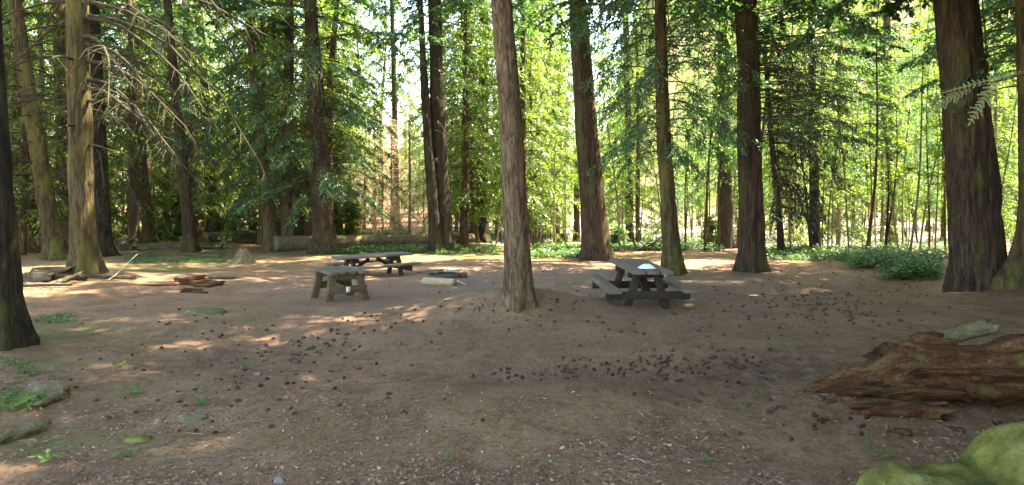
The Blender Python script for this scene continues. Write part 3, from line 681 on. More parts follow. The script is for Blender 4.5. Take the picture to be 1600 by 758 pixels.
def picnic_table(label, loc, rz, L, W, H, BH, span, inset, bw=.25, th=.06):
    t = thing('picnic_table', label, 'picnic table', loc, rz, 'picnic tables')
    pw = W / 3
    for i in (-1, 0, 1): board('top_plank', t, (-L / 2 + .01 * i, i * pw, H - th / 2), (L / 2 + .01 * i, i * pw, H - th / 2), pw - .024, th, 'table_grey')
    for s in (-1, 1): board('bench', t, (-L / 2, s * span, BH - th / 2), (L / 2, s * span, BH - th / 2), bw, th, 'table_grey')
    for e in (-1, 1):
        x = e * (L / 2 - inset)
        for s in (-1, 1):
            board('leg', t, (x, s * (span * .58), -.08), (x, s * W * .22, H - th), .07, .12, 'table_frame', up=(0, 1, 0))
        board('cross_beam', t, (x + e * .078, -span - bw * .35, BH - th - .075), (x + e * .078, span + bw * .35, BH - th - .075), .07, .13, 'table_frame')
        board('top_beam', t, (x - e * .078, -W * .45, H - th - .06), (x - e * .078, W * .45, H - th - .06), .07, .10, 'table_frame')
        board('brace', t, (x - e * .12, 0, BH - .12), (x - e * (.12 + L * .2), 0, H - th - .05), .07, .09, 'table_frame', up=(0, 1, 0))
    return t
# right table, seen end-on
tx, ty = 2.17, 11.3
rt_z = gz(tx, ty)
rt = picnic_table('dark picnic table seen end-on with a white cloth on its top', (tx, ty, -.02), math.radians(93), 1.95, .66, .68, .38, .61, .42, bw=.22)
# far table seen from the side
fx, fy = -3.5, 16.6
picnic_table('dark picnic table seen from its long side, farther off on the left', (fx, fy, gz(fx, fy) - .03), math.radians(40), 1.98, .62, .55, .34, .60, .36, bw=.22, th=.055)
# low mossy serving table with number plate
sx_, sy_ = -3.1, 11.85; sz = gz(-3.05, 11.5)
st = thing('serving_table', 'small weathered mossy slatted table with the number 2 on its crossbar', 'small table', (sx_, sy_, sz), math.radians(-57))
Ls, Ws, Hs = .98, .66, .52      # planks along local x
for i, yy in enumerate((-.255, -.085, .085, .255)):
    board('top_plank', st, (-Ls / 2 + .02 * (i % 2), yy, Hs - .03), (Ls / 2 - .015 * i + (.16 if i == 3 else 0), yy, Hs - .03 + .006 * (i % 2)), .143, .055, 'table_old', bev=.012)
for e in (-1, 1):
    x = e * (Ls / 2 - .14)
    for s in (-1, 1): board('leg', st, (x + e * .07, s * .345, -.06), (x, s * .23, Hs - .06), .13, .07, 'table_oldleg', up=(1, 0, 0))
    board('cross_beam', st, (x + e * .085, -.345, .20), (x + e * .085, .345, .20), .05, .13, 'table_oldleg')
    board('top_beam', st, (x, -.33, Hs - .105), (x, .33, Hs - .105), .08, .09, 'table_oldleg')
board('brace', st, (-.3, 0, .21), (.3, 0, .21), .05, .09, 'table_oldleg')
xb = Ls / 2 - .14 + .085 + .031
V, Fq = beam((xb, -.035, .205), (xb, .035, .205), .008, .095)
pl = link('number_plate', newmesh('number_plate', V, Fq, M['plate']), st)
mb = MB(); pts = [(-.020, .225), (-.012, .238), (.004, .241), (.017, .232), (.017, .218), (.006, .203), (-.019, .175), (.021, .175)]
tube(mb, [(xb + .005, a, b) for a, b in pts], .0045, 5)
link('digit', mb.mesh('digit', M['ink']), pl)
# white cloth on the right table
k = 26; u = np.linspace(-1, 1, k); U, Vv = np.meshgrid(u, u); rr = np.sqrt(U ** 2 + Vv ** 2)
sc_ = np.minimum(1, 1 / np.maximum(np.maximum(abs(U), abs(Vv)) / np.maximum(rr, 1e-3), .7))
X = U * .135 * sc_; Y = Vv * .12 * sc_; Z = .010 + .055 * (1 - rr.clip(0, 1) ** 2).clip(0, 1) + .018 * np.abs(fbm(U * 2.2, Vv * 2.2, 0, 5)) * (1.2 - rr).clip(0, 1)
Z[(rr > .97)] = .004
i = np.arange(k - 1)[:, None] * k + np.arange(k - 1)[None]
o = link('cloth', newmesh('cloth', np.stack([X, Y, Z], -1), np.stack([i, i + 1, i + k + 1, i + k], -1), M['cloth'], True), None, (2.19, 10.72, -.02 + .68 + .001)); tag(o, 'crumpled white cloth lying on the right picnic table', 'cloth')

def rough_log(name, p0, p1, r0, r1, m, seed=0, amp=.12, k=36, n=50, jag=.15, flat=1.0, parent=None, endmat=None, grain=3.5, sag=0):
    p0, p1 = np.array(p0, float), np.array(p1, float); mid = (p0 + p1) / 2 if parent is None else np.zeros(3)
    L = np.linalg.norm(p1 - p0); d = (p1 - p0) / L; s = nrm(np.cross(d, [0, 0, 1.])); u3 = np.cross(s, d)
    u = np.linspace(0, 1, n); th = np.arange(k) / k * 2 * np.pi; TH, U = np.meshgrid(th, u)
    r = r0 + (r1 - r0) * U
    c, sn = np.cos(TH), np.sin(TH)
    nn = fbm(c * grain + seed, sn * grain, U * L * 1.6, seed, 5); n2 = vnoise(c * 1.3 + seed, sn * 1.3, U * L * 2.0 / max(r0 * 4, .2), seed + 9)
    r = r * (1 + amp * nn + amp * 1.1 * n2)
    jg = jag * fbm(c * 2.5 + seed, sn * 2.5, 0, seed + 3)
    ax = U * L + jg * ((1 - U) ** 6 + U ** 6)
    P_ = p0 - mid + ax[..., None] * d + (r * c)[..., None] * s + (r * sn * flat)[..., None] * u3
    P_[..., 2] -= sag * np.sin(U * np.pi)
    i = np.arange(n - 1)[:, None] * k; j = np.arange(k)[None]; j2 = (j + 1) % k
    Fq = np.stack([i + j, i + j2, i + k + j2, i + k + j], -1).reshape(-1, 4)
    Vv = P_.reshape(-1, 3); c0 = P_[0].mean(0) + d * jag * .5; c1 = P_[-1].mean(0) - d * jag * .5
    Vv = np.concatenate([Vv, [c0, c1]]); j = np.arange(k); j2 = (j + 1) % k; b = n * k
    T3 = np.concatenate([np.stack([j2, j, np.full(k, b)], -1), np.stack([(n - 1) * k + j, (n - 1) * k + j2, np.full(k, b + 1)], -1)])
    me = newmesh(name, Vv, Fq[:, ::-1], M[m], True, ftri=T3[:, ::-1])
    if endmat:
        me.materials.append(M[endmat]); mi = np.zeros(len(me.polygons), np.int32); mi[len(Fq):] = 1; me.polygons.foreach_set('material_index', mi)
    return link(name, me, parent, tuple(mid) if parent is None else None)
def atz(px, py, dz=0):
    x, y, z = at(px, py); return (x, y, z + dz)

# long fallen log
a = atz(428, 393, .27); b = atz(735, 383, .2)
tag(rough_log('fallen_log', a, (b[0], b[1] + 1.5, b[2] + .02), .33, .22, 'log_moss', 3, .05, 40, 120, .03, endmat='oldwood'), 'long mossy fallen log lying behind the far picnic table', 'log')
a = atz(322, 379, .22); b = atz(398, 380, .16)
tag(rough_log('fallen_log', (a[0], a[1], a[2]), (b[0] + .5, b[1] + 4.5, b[2] + .1), .27, .22, 'rot_grey', 5, .06, 36, 60, .04, endmat='cut_end'), 'fallen log with a sawn reddish end left of the vine maples', 'log')
a = atz(212, 391, .10); b = atz(346, 389, .10)
tag(rough_log('fallen_log', a, b, .17, .13, 'rot_grey', 6, .12, 36, 80, .15, endmat='rot_red'), 'low grey rotting log behind the green patch on the left', 'log')
a = atz(345, 380, .1); b = atz(410, 380, .08)
tag(rough_log('fallen_log', a, b, .13, .09, 'rot_red', 7, .15, 30, 50, .1), 'short dark rotten log right of the sawn log end', 'log')
# broken stump
def stump(label, px, py, wpx, hpx, m, seed, slope=0, name='tree_stump', k=40):
    x, y, z = at(px, py); r = wpx / F * y / 2; h = hpx / F * y
    n = 22; th = np.arange(k) / k * 2 * np.pi; TH, U = np.meshgrid(th, np.linspace(0, 1, n)); c, s = np.cos(TH), np.sin(TH)
    top = h * (.78 + .32 * fbm(c * 1.6 + seed, s * 1.6, 0, seed, 3) + slope * c)
    Rr = r * (1 + .35 * (1 - U) ** 3 * (1 + .6 * np.cos(5 * TH + seed))) * (1 + .12 * fbm(c * 3 + seed, s * 3, U * 1.5, seed + 2))
    if slope: Rr = Rr * (1 - .65 * U)
    V = np.stack([Rr * c, Rr * s, -.08 + (top + .08) * U], -1).reshape(-1, 3)
    inn = np.stack([Rr[-1] * .55 * c[0], Rr[-1] * .55 * s[0], top[-1] * .72], -1)
    V = np.concatenate([V, inn, [[0, 0, h * .6]]])
    i = np.arange(n)[:, None] * k; j = np.arange(k)[None]; j2 = (j + 1) % k
    Fq = np.stack([i + j, i + j2, i + k + j2, i + k + j], -1).reshape(-1, 4)
    j = np.arange(k); j2 = (j + 1) % k; b = n * k
    T3 = np.stack([b + j, b + j2, np.full(k, b + k)], -1)
    return tag(link(name, newmesh(name, V, Fq, M[m], True, ftri=T3), None, (x, y, z)), label, 'stump')
stump('broken jagged stump beside the brown trunk on the left', 197, 391, 30, 24, 'rot_grey', 4)
stump('pointed mossy stump at the right end of the green patch', 381, 412, 40, 27, 'log_moss', 8, .1)
# rotten wood pile
def pile(name, label, cat, pieces, seed, m):
    x, y, z = at(*pieces[0][:2]); root = thing(name, label, cat, (x, y, z))
    for i, (px, py, L, r, az, el, mm) in enumerate(pieces):
        q = np.array(at(px, py)) - np.array([x, y, z]) + np.array([0, 0, r * .6]); d = np.array([math.cos(az) * math.cos(el), math.sin(az) * math.cos(el), math.sin(el)]) * L / 2
        rough_log('wood_piece', q - d, q + d, r, r * .6, mm, seed + i, .25, 22, 26, r * 1.2, parent=root)
    return root
pile('rotten_log', 'crumbling red rotten log pieces on the sunny dirt on the left', 'rotten wood', [(300, 446, .55, .09, .1, .02, 'rot_red'), (330, 446, .5, .08, .0, 0, 'rot_red'), (350, 436, .6, .06, .15, .05, 'rot_grey'), (296, 440, .6, .08, .6, .1, 'rot_red'), (322, 449, .5, .06, -.2, .1, 'rot_red')], 20, 0)
pile('rotten_log', 'pale heap of torn roots and rotten wood left of the olive trunk', 'rotten wood', [(78, 436, .7, .18, .3, .1, 'rot_grey'), (96, 444, .7, .08, .7, .35, 'rot_grey'), (60, 440, .8, .13, -.3, .1, 'rot_grey'), (112, 438, .7, .08, -.15, .0, 'rot_red'), (75, 447, .9, .05, .1, .0, 'rot_grey'), (92, 434, .5, .11, 1.0, .3, 'rot_red')], 30, 0)
pile('rotten_log', 'low line of rotten wood crumbs right of the olive trunk', 'rotten wood', [(150, 434, .8, .05, -.05, .0, 'rot_grey'), (190, 436, .6, .04, .1, .0, 'rot_grey'), (240, 447, .9, .025, .05, .0, 'rot_red')], 50, 0)
pile('rotten_log', 'dark chunk of rotten wood on the dirt below the red pieces', 'rotten wood', [(300, 457, .35, .06, .1, 0, 'rot_red'), (314, 458, .3, .035, -.2, .0, 'rot_red')], 60, 0)
# big rotten log at right, with mossy bark slab
x, y, z = at(1440, 650); big = thing('rotten_log', 'large crumbling red rotten log in the right foreground', 'rotten wood', (x, y, z))
def rel(px, d, up_):
    X = (px - CX) / F * d; return np.array([X - x, d - y, gz(X, d) + up_ - z])
rough_log('log_body', rel(1290, 5.85, .04), rel(1480, 5.75, .20), .11, .27, 'rot_red', 71, .30, 80, 90, .22, 1.0, parent=big, grain=2.2)
rough_log('log_body', rel(1400, 5.8, .18), rel(1700, 5.55, .28), .27, .36, 'rot_red', 81, .26, 84, 110, .25, 1.0, parent=big, grain=2.2)
rough_log('log_body', rel(1335, 5.42, .01), rel(1470, 5.32, .03), .06, .10, 'rot_red', 74, .35, 40, 60, .12, .9, parent=big, grain=2.4)
rough_log('bark_slab', rel(1372, 6.4, .18), rel(1545, 6.3, .40), .06, .15, 'log_moss', 73, .15, 48, 70, .06, .45, parent=big)
rough_log('wood_ridge', rel(1440, 5.5, .30), rel(1600, 5.3, .38), .03, .05, 'rot_red', 76, .45, 26, 60, .12, .45, parent=big)
rough_log('wood_ridge', rel(1340, 5.55, .14), rel(1500, 5.4, .16), .03, .05, 'rot_red', 79, .45, 24, 50, .1, .5, parent=big)
rs = np.random.RandomState(8)
for i in range(60):
    q = rel(rs.uniform(1270, 1600), rs.uniform(5.0, 6.0), .01); L_ = rs.uniform(.02, .10); a_ = rs.uniform(0, 3)
    rough_log('wood_crumb', q, q + np.array([math.cos(a_), math.sin(a_), .1]) * L_, L_ * .3, L_ * .22, 'rot_red', 100 + i, .4, 10, 8, L_ * .2, .7, parent=big)
# mossy boulder
bx, by = 2.35, 3.35; bz = gz(bx, by)
gu = np.linspace(-1.15, 1.35, 110); gv = np.linspace(-.75, .62, 70); U, Vv = np.meshgrid(gu, gv)
H = .72 * np.exp(-((U - .50) / .50) ** 4 - ((Vv) / .46) ** 4) + .0
H = np.maximum(H, 0)
sh = .53 * np.exp(-((U + .12) / .52) ** 4 - ((Vv + .02) / .42) ** 4)
Z = np.log(np.exp(H * 14) + np.exp(sh * 14)) / 14 - .05
Z = Z + (.045 * fbm(U * 2.6, Vv * 2.6, 0, 12) + .012 * fbm(U * 12, Vv * 12, 0, 13, 3)) * (Z > .03)
Z = Z - .30 * sstep(.4, 0, Z)
i = np.arange(69)[:, None] * 110 + np.arange(109)[None]
tag(link('boulder', newmesh('boulder', np.stack([U, Vv, Z], -1), np.stack([i, i + 1, i + 111, i + 110], -1), M['moss_rock'], True), None, (bx, by, bz)), 'big boulder covered in yellow-green moss in the right foreground corner', 'boulder')
# half-buried mossy rock, stones
def rock(label, px, py, w, d, h, m, seed, name='rock', g=None, rz=0):
    x, y, z = at(px, py); k, n = 24, 14
    th = np.arange(k) / k * 2 * np.pi; ph = np.linspace(0, np.pi * .62, n); TH, PH = np.meshgrid(th, ph)
    c, s = np.cos(TH) * np.sin(PH), np.sin(TH) * np.sin(PH)
    q = 1 + .22 * fbm(c * 1.6 + seed, s * 1.6, np.cos(PH) * 1.6, seed, 3)
    V = np.stack([c * w / 2 * q, s * d / 2 * q, np.cos(PH) * h * q - h * .12], -1).reshape(-1, 3)
    i = np.arange(n - 1)[:, None] * k; j = np.arange(k)[None]; j2 = (j + 1) % k
    return tag(link(name, newmesh(name, V, np.stack([i + j, i + k + j, i + k + j2, i + j2], -1).reshape(-1, 4), M[m], True), None, (x, y, z), (0, 0, rz)), label, 'rock', g)
rock('flat half-buried rock with a mossy top on the left', 318, 490, .62, .45, .10, 'log_moss', 2)
rock('small smooth grey stone on the dirt in the left foreground', 247, 661, .075, .06, .04, 'stone', 3)
rock('small grey stone lying below the flat mossy rock', 402, 586, .10, .07, .035, 'stone', 4)
rock('dark grey stone at the bottom edge of the picture', 437, 752, .075, .06, .04, 'stone', 5)
rock('mossy clod of earth near the left edge', 70, 612, .45, .3, .10, 'log_moss', 6)
rock('yellow-mossed lump above the flat mossy stick', 215, 688, .22, .16, .04, 'moss_rock', 7)
rock('small mossy clod right of the yellow-mossed lump', 300, 655, .25, .14, .05, 'log_moss', 8)
tag(rough_log('mossy_branch', atz(-8, 696, .03), atz(66, 672, .03), .05, .06, 'log_moss', 91, .2, 24, 40, .05), 'thick mossy piece of branch at the left edge', 'branch')
tag(rough_log('mossy_branch', atz(52, 640, .02), atz(98, 622, .03), .03, .05, 'log_moss', 92, .2, 20, 30, .05), 'short mossy piece of branch above the thick one', 'branch')

# ------------------------------------------------------------------ fire pit
x, y, z = at(695, 434)
fp = thing('fire_pit', 'low iron fire ring with a folded grate behind the pale log', 'fire pit', (x, y, z))
mb = MB(); k = 36; th = np.linspace(0, 2 * np.pi, k + 1)[:-1]
for (r1, r2) in [(.40, .385)]:
    V = []
    for q in th:
        c, s = math.cos(q), math.sin(q); V += [(r1 * c, r1 * s, -.03), (r1 * c, r1 * s, .10), (r2 * c, r2 * s, .10), (r2 * c, r2 * s, -.03)]
    Fq = []
    for i in range(k):
        j = (i + 1) % k
        for a_ in range(3): Fq.append((i * 4 + a_, j * 4 + a_, j * 4 + a_ + 1, i * 4 + a_ + 1))
    mb.add(V, Fq)
link('ring', mb.mesh('ring', M['iron']), fp)
V = [(.37 * math.cos(q), .37 * math.sin(q), .03) for q in th] + [(0, 0, .06)]
link('ash_bed', newmesh('ash_bed', V, None, M['ash'], ftri=[(i, (i + 1) % k, k) for i in range(k)]), fp)
V, Fq = beam((-.50, .06, .14), (-.02, .05, .19), .34, .012); link('grate_plate', newmesh('grate_plate', V, Fq, M['iron']), fp)
mb = MB()
for i in range(9): tube(mb, [(.02, -.14 + .04 * i, .165), (.36, -.14 + .04 * i, .175)], .009, 5)
for xx in (.02, .36): tube(mb, [(xx, -.16, .165), (xx, .20, .17)], .012, 5)
link('grate', mb.mesh('grate', M['steel']), fp)
mb = MB(); tube(mb, [(-.50, .05, .14), (-.58, .03, .13), (-.66, .02, .125)], [.012, .012, .022], 6); link('handle', mb.mesh('handle', M['iron']), fp)
V, Fq = beam((.40, -.06, .06), (.54, -.06, .06), .14, .13); o = link('block', newmesh('block', V, Fq, M['iron']), fp)
a = atz(662, 444, .07); b = atz(711, 447, .07)
tag(rough_log('firewood_log', a, b, .085, .092, 'firewood', 41, .05, 30, 40, .03), 'pale barkless piece of firewood lying before the fire ring', 'firewood')
a = atz(714, 440, .02); b = atz(727, 446, .02)
tag(rough_log('stick', a, b, .016, .012, 'twig_pale', 42, .1, 8, 12, .0), 'short pale stick right of the fire ring', 'stick')
x, y, z = at(180, 446)
mb = MB(); pp = [atz(168, 440, .02), atz(180, 436, .08), atz(200, 424, .22), atz(214, 412, .28), atz(236, 400, .2)]
o0 = np.array(pp[0]); tube(mb, [np.array(p) - o0 for p in pp], [.014, .013, .011, .009, .005], 7)
tag(link('bent_stick', mb.mesh('bent_stick', M['twig_pale'], True), None, tuple(o0)), 'long bent pale stick arching over the ground right of the olive trunk', 'stick')
# uprooted dark branches behind the right table
x, y, z = at(1010, 392); rs = np.random.RandomState(4)
root = thing('dead_branch', 'tangle of dark dead branches behind the right picnic table', 'dead branches', (x, y, z))
for i in range(9):
    mb = MB(); az = rs.uniform(-.6, .9) + (3.14 if i % 2 else 0); L = rs.uniform(.7, 1.5); u = np.linspace(0, 1, 8)[:, None]
    pp = np.array([rs.uniform(-.5, .5), 0, 0]) + np.array([math.cos(az), .4 * math.sin(az), 0]) * L * u + np.array([0, 0, 1]) * (rs.uniform(.5, 1.1) * np.sin(u * 2.6)) * .5 + np.cumsum(rs.normal(0, .03, (8, 3)), 0)
    tube(mb, pp, np.linspace(.04, .008, 8), 6); link('branch', mb.mesh('branch', M['branch_wood'], True), root)

# ------------------------------------------------------------------ litter, cones, twigs, cover
def atv(px, py):
    px, py = np.asarray(px, float), np.asarray(py, float); d = CAMZ * F / np.maximum(py - HY, 20)
    for _ in range(14): d = .5 * d + .5 * (CAMZ - ground_z((px - CX) / F * d, d)) * F / np.maximum(py - HY, 20)
    return (px - CX) / F * d, d
rs = np.random.RandomState(33)
def litter(n, py0, py1, l0, l1, asp, seed, thr):
    px = rs.uniform(-500, 2100, n); py = rs.uniform(py0, py1, n); x, y = atv(px, py)
    cl = .5 + .5 * fbm(x / .8, y / .8, 0, seed, 3); keep = rs.rand(n) < np.clip((cl - thr) * 2.2, .06, 1)
    packed = np.exp(-(((x) / 3.5) ** 2 + ((y - 13) / 3.5) ** 2)); keep &= rs.rand(n) > packed * .8
    x, y = x[keep], y[keep]; n = len(x); z = ground_z(x, y) + .004
    a = rs.uniform(0, 2 * np.pi, n); L = rs.uniform(l0, l1, n) * rs.uniform(.5, 1.3, n); w = L * asp * rs.uniform(.6, 1.4, n)
    D = np.stack([np.cos(a), np.sin(a), rs.normal(0, .22, n)], -1) * L[:, None]; S = np.stack([-np.sin(a), np.cos(a), rs.normal(0, .35, n)], -1) * w[:, None]
    P0 = np.stack([x, y, z + .15 * L * np.abs(rs.normal(0, 1, n)).clip(0, 1.5)], -1)
    return np.stack([P0 - D * .5, P0 + S * .5, P0 + D * .5, P0 - S * .5], 1).reshape(-1, 3)
V = np.concatenate([litter(150000, 400, 790, .008, .032, .4, 60, .3), litter(90000, 420, 800, .02, .06, .08, 61, .2), litter(7000, 400, 790, .02, .045, .4, 62, .4)])
tag(link('forest_litter', newmesh('forest_litter', V, np.arange(len(V)).reshape(-1, 4), M['litter'])), 'brown needles, bark flakes and dry leaf bits strewn over the dirt', 'litter', kind='stuff')

def cone_mesh(seed, L=.062, r=.019):
    k, n = 12, 14; u = np.linspace(0, 1, n); th = np.arange(k) / k * 2 * np.pi; TH, U = np.meshgrid(th, u)
    Rr = r * np.sin(np.pi * (U * .92 + .04)) ** .6 * (1 + .35 * np.sin(U * n * 2.1 + 3 * TH) * np.cos(5 * TH + U * 9))
    V = np.stack([(U - .5) * L, Rr * np.cos(TH), Rr * np.sin(TH) + r * .7], -1).reshape(-1, 3)
    i = np.arange(n - 1)[:, None] * k; j = np.arange(k)[None]; j2 = (j + 1) % k
    return V, np.stack([i + j, i + j2, i + k + j2, i + k + j], -1).reshape(-1, 4)
spots = []
def cl(n, x0, y0, x1, y1, sx, sy, bias=0):
    t = rs.uniform(0, 1, n); px = x0 + (x1 - x0) * t + rs.normal(0, sx, n); py = y0 + (y1 - y0) * t + rs.normal(0, sy, n)
    spots.extend(zip(px, py))
cl(110, 880, 578, 1190, 562, 30, 9); cl(26, 740, 588, 900, 582, 20, 6); cl(36, 620, 490, 470, 545, 18, 8); cl(32, 480, 540, 330, 590, 25, 12)
cl(34, 460, 590, 600, 520, 40, 25); cl(26, 250, 500, 420, 520, 50, 18); cl(130, 1180, 500, 1420, 440, 60, 22); cl(60, 1250, 470, 1380, 500, 50, 14)
cl(50, 820, 500, 1100, 520, 160, 30); cl(40, 1080, 600, 1240, 660, 60, 25); cl(30, 300, 640, 600, 600, 90, 30); cl(60, 900, 420, 1150, 430, 100, 14); cl(50, 1250, 410, 1400, 420, 60, 12); cl(40, 860, 480, 700, 470, 80, 10); cl(30, 100, 560, 300, 620, 90, 40)
spots = [s for s in spots if 404 < s[1] < 790 and not (1300 < s[0] and s[1] > 560) and not (785 < s[0] < 845 and s[1] < 485)]
spots.sort(key=lambda s: -s[1]); rs.shuffle(spots[300:])
cv = []
for s in range(3):
    V, Fq = cone_mesh(s, .046 + .006 * s, .0145 + .0015 * s); cv.append((V, Fq, newmesh('fir_cone', V, Fq, M['cone'], True)))
xs, ys = atv([s[0] for s in spots], [s[1] for s in spots]); zs_ = ground_z(xs, ys)
rest = MB()
for i, (x, y, z) in enumerate(zip(xs, ys, zs_)):
    V, Fq, me = cv[i % 3]; a = rs.uniform(0, 6.28); s = rs.uniform(.75, 1.15)
    if i < 300:
        o = link('fir_cone', me, None, (x, y, z - rs.uniform(0, .012)), (rs.uniform(-.2, .2), rs.uniform(-.2, .2), a)); o.scale = (s, s, s)
        tag(o, 'small dark brown fallen fir cone lying on the bare forest dirt', 'fir cone', 'fallen fir cones')
    else:
        c, q = math.cos(a), math.sin(a); W = V * s; rest.add(np.stack([W[:, 0] * c - W[:, 1] * q + x, W[:, 0] * q + W[:, 1] * c + y, W[:, 2] + z - .003], -1), Fq)
if rest.n: tag(link('fir_cones', rest.mesh('fir_cones', M['cone'], True)), 'more dark fallen fir cones scattered farther back over the dirt', 'fir cones', kind='stuff')

def twig_mesh(seed, L, pale):
    r = np.random.RandomState(seed); mb = MB(); u = np.linspace(-.5, .5, 9)
    P_ = np.stack([u * L, np.cumsum(r.normal(0, .012, 9)), .012 + np.abs(np.cumsum(r.normal(0, .004, 9)))], -1)
    tube(mb, P_, np.linspace(.006, .002, 9), 5)
    for b in range(r.randint(1, 5)):
        i = r.randint(2, 7); s = r.choice([-1, 1]); l = L * r.uniform(.15, .35); v = np.linspace(0, 1, 4)[:, None]
        tube(mb, P_[i] + np.array([.7, s * .7, .1]) * l * v, np.linspace(.003, .0012, 4), 4)
    return mb.mesh('twig', M['twig_light' if pale else 'twig'])
tw = [twig_mesh(i, .22 + .09 * i, i % 3 == 0) for i in range(6)]
for i in range(170):
    px = rs.uniform(-40, 1640); py = 430 + 340 * rs.rand() ** .8
    if px > 1290 and py > 540: continue
    x, y = atv([px], [py]); x, y = x[0], y[0]; o = link('twig', tw[i % 6], None, (x, y, gz(x, y) + .002), (0, 0, rs.uniform(0, 6.28))); s = rs.uniform(.3, .75); o.scale = (s, s, s)
    tag(o, 'thin pale bare twig lying on the dirt' if (i % 6) % 3 == 0 else 'thin brown twig lying on the dirt', 'twig', 'pale fallen twigs' if (i % 6) % 3 == 0 else 'brown fallen twigs')

# ground cover
CP, CD, CW = [], [], []
def cover(n, x0, x1, y0, y1, h, ll, per=9, dens=1.0, seed=0, edge=.25):
    px = rs.uniform(x0, x1, n); py = rs.uniform(y0, y1, n); x, y = atv(px, py)
    keep = (.5 + .5 * fbm(x / .7, y / .7, 0, 70 + seed, 3)) > edge + .25 * rs.rand(n); x, y = x[keep], y[keep]; n = len(x); z = ground_z(x, y)
    hh = h * rs.uniform(.4, 1.2, n); X = np.repeat(x, per); Y = np.repeat(y, per); Z = np.repeat(z, per); H_ = np.repeat(hh, per); m_ = n * per
    a = rs.uniform(0, 6.28, m_); rr = rs.uniform(0, .12, m_) * (1 + H_ * 3)
    P0 = np.stack([X + rr * np.cos(a), Y + rr * np.sin(a), Z + H_ * rs.uniform(.15, 1, m_)], -1)
    D = nrm(np.stack([np.cos(a), np.sin(a), rs.uniform(-.5, .5, m_)], -1)) * ll * rs.uniform(.4, 1.7, (m_, 1))
    Wd = nrm(np.cross(D, np.array([0, 0, 1.]) + rs.normal(0, .35, (m_, 3)))) * ll * .33
    CP.append(P0); CD.append(D); CW.append(Wd)
cover(900, 196, 350, 386, 411, .05, .05, seed=1, edge=.35); cover(260, 40, 110, 478, 505, .03, .035, seed=2, edge=.4)
cover(2000, 500, 780, 384, 398, .12, .08, seed=3); cover(1000, 835, 935, 386, 404, .22, .10, seed=4); cover(900, 1050, 1130, 376, 393, .25, .10, seed=5)
cover(1000, 940, 1060, 376, 392, .2, .1, seed=8); cover(3000, 1200, 1500, 386, 408, .25, .09, seed=6, edge=.3)
for (xx, yy, w_, h_, n_, hh_) in [(1290, 402, 70, 9, 500, .2), (1370, 412, 60, 14, 1300, .4), (1430, 424, 45, 16, 1200, .38), (1455, 440, 25, 8, 400, .3), (1400, 430, 30, 10, 260, .2)]:
    for q in range(6): f = rs.uniform(.25, 1); cover(n_ // 6, xx - w_ * f, xx + w_ * f, yy - h_ * f, yy + h_ * f, hh_, .075, seed=7, edge=.25)
cover(5200, -60, 1700, 366, 379, .3, .12, seed=9, edge=.3); cover(120, 0, 60, 560, 640, .06, .03, seed=10);  cover(500, 1180, 1260, 392, 405, .15, .08)
cc = Crown(); cc.P, cc.D, cc.W = CP, CD, CW
tag(link('ground_cover', cc.leafmesh('ground_cover', M['cover'])), 'low green leafy ground cover round the edge of the clearing', 'ground cover', kind='stuff')

# small plants in the foreground
def fern(L, nf, seed, flat=.5):
    r = np.random.RandomState(seed); cr = Crown(); 
    for f in range(nf):
        az = f * 6.28 / nf + r.uniform(-.4, .4) if nf > 1 else 1.4; t = np.linspace(.1, 1, 15); h = np.array([math.cos(az), math.sin(az), 0]); s = np.array([-h[1], h[0], 0])
        c = h * (L * t * .8)[:, None] + np.array([0, 0, 1]) * (L * flat * (t * 1.5 - t * t * .95))[:, None]
        for sg in (-1, 1):
            l = (L * .26 * np.sin(np.pi * (t * .8 + .18)))[:, None]; D = (s * sg + h * .45) * l; cr.leaves(c, D, nrm(np.cross(D, [0, 0, 1.])) * L * .022)
        cr.leaves(c[:-1], np.diff(c, axis=0), np.tile(s * L * .008, (14, 1)))
    return cr.leafmesh('fern', M['shrub'])
def weed(seed, L):
    r = np.random.RandomState(seed); cr = Crown(); n = 16; a = r.uniform(0, 6.28, n); D = nrm(np.stack([np.cos(a), np.sin(a), r.uniform(-.1, .6, n)], -1)) * L * r.uniform(.5, 1, (n, 1))
    P0 = np.stack([np.cos(a), np.sin(a), np.zeros(n)], -1) * r.uniform(0, L, (n, 1)) + np.array([0, 0, 1]) * r.uniform(.01, L, (n, 1))
    cr.leaves(P0, D, nrm(np.cross(D, [0, 0, 1.])) * L * .28); return cr.leafmesh('weed', M['shrub'])
fm = [fern(.17, 1, 1, 1.2), fern(.22, 4, 2, .6), fern(.30, 6, 3, .7)]; wm = [weed(1, .04), weed(2, .055), weed(3, .035)]
fl = [(832, 741, 0, 1.0, 'single upright fern frond in the middle of the foreground'), (1372, 716, 1, .8, 'small fern sprout below the big rotten log'), (1345, 705, 0, 1.0, 'narrow fern frond left of the mossy boulder'),
      (1455, 612, 1, .45, 'tiny fern growing on top of the big rotten log'), (20, 640, 2, .7, 'leafy fern at the left edge of the foreground'), (1215, 548, 1, .8, 'low fern left of the big rotten log')]
for (px, py, k_, s, lb) in fl:
    p = atz(px, py); o = link('fern', fm[k_], None, p, (0, 0, px * .7)); o.scale = (s,) * 3; tag(o, lb, 'fern')
    if 'on top' in lb: o.location.z += .30
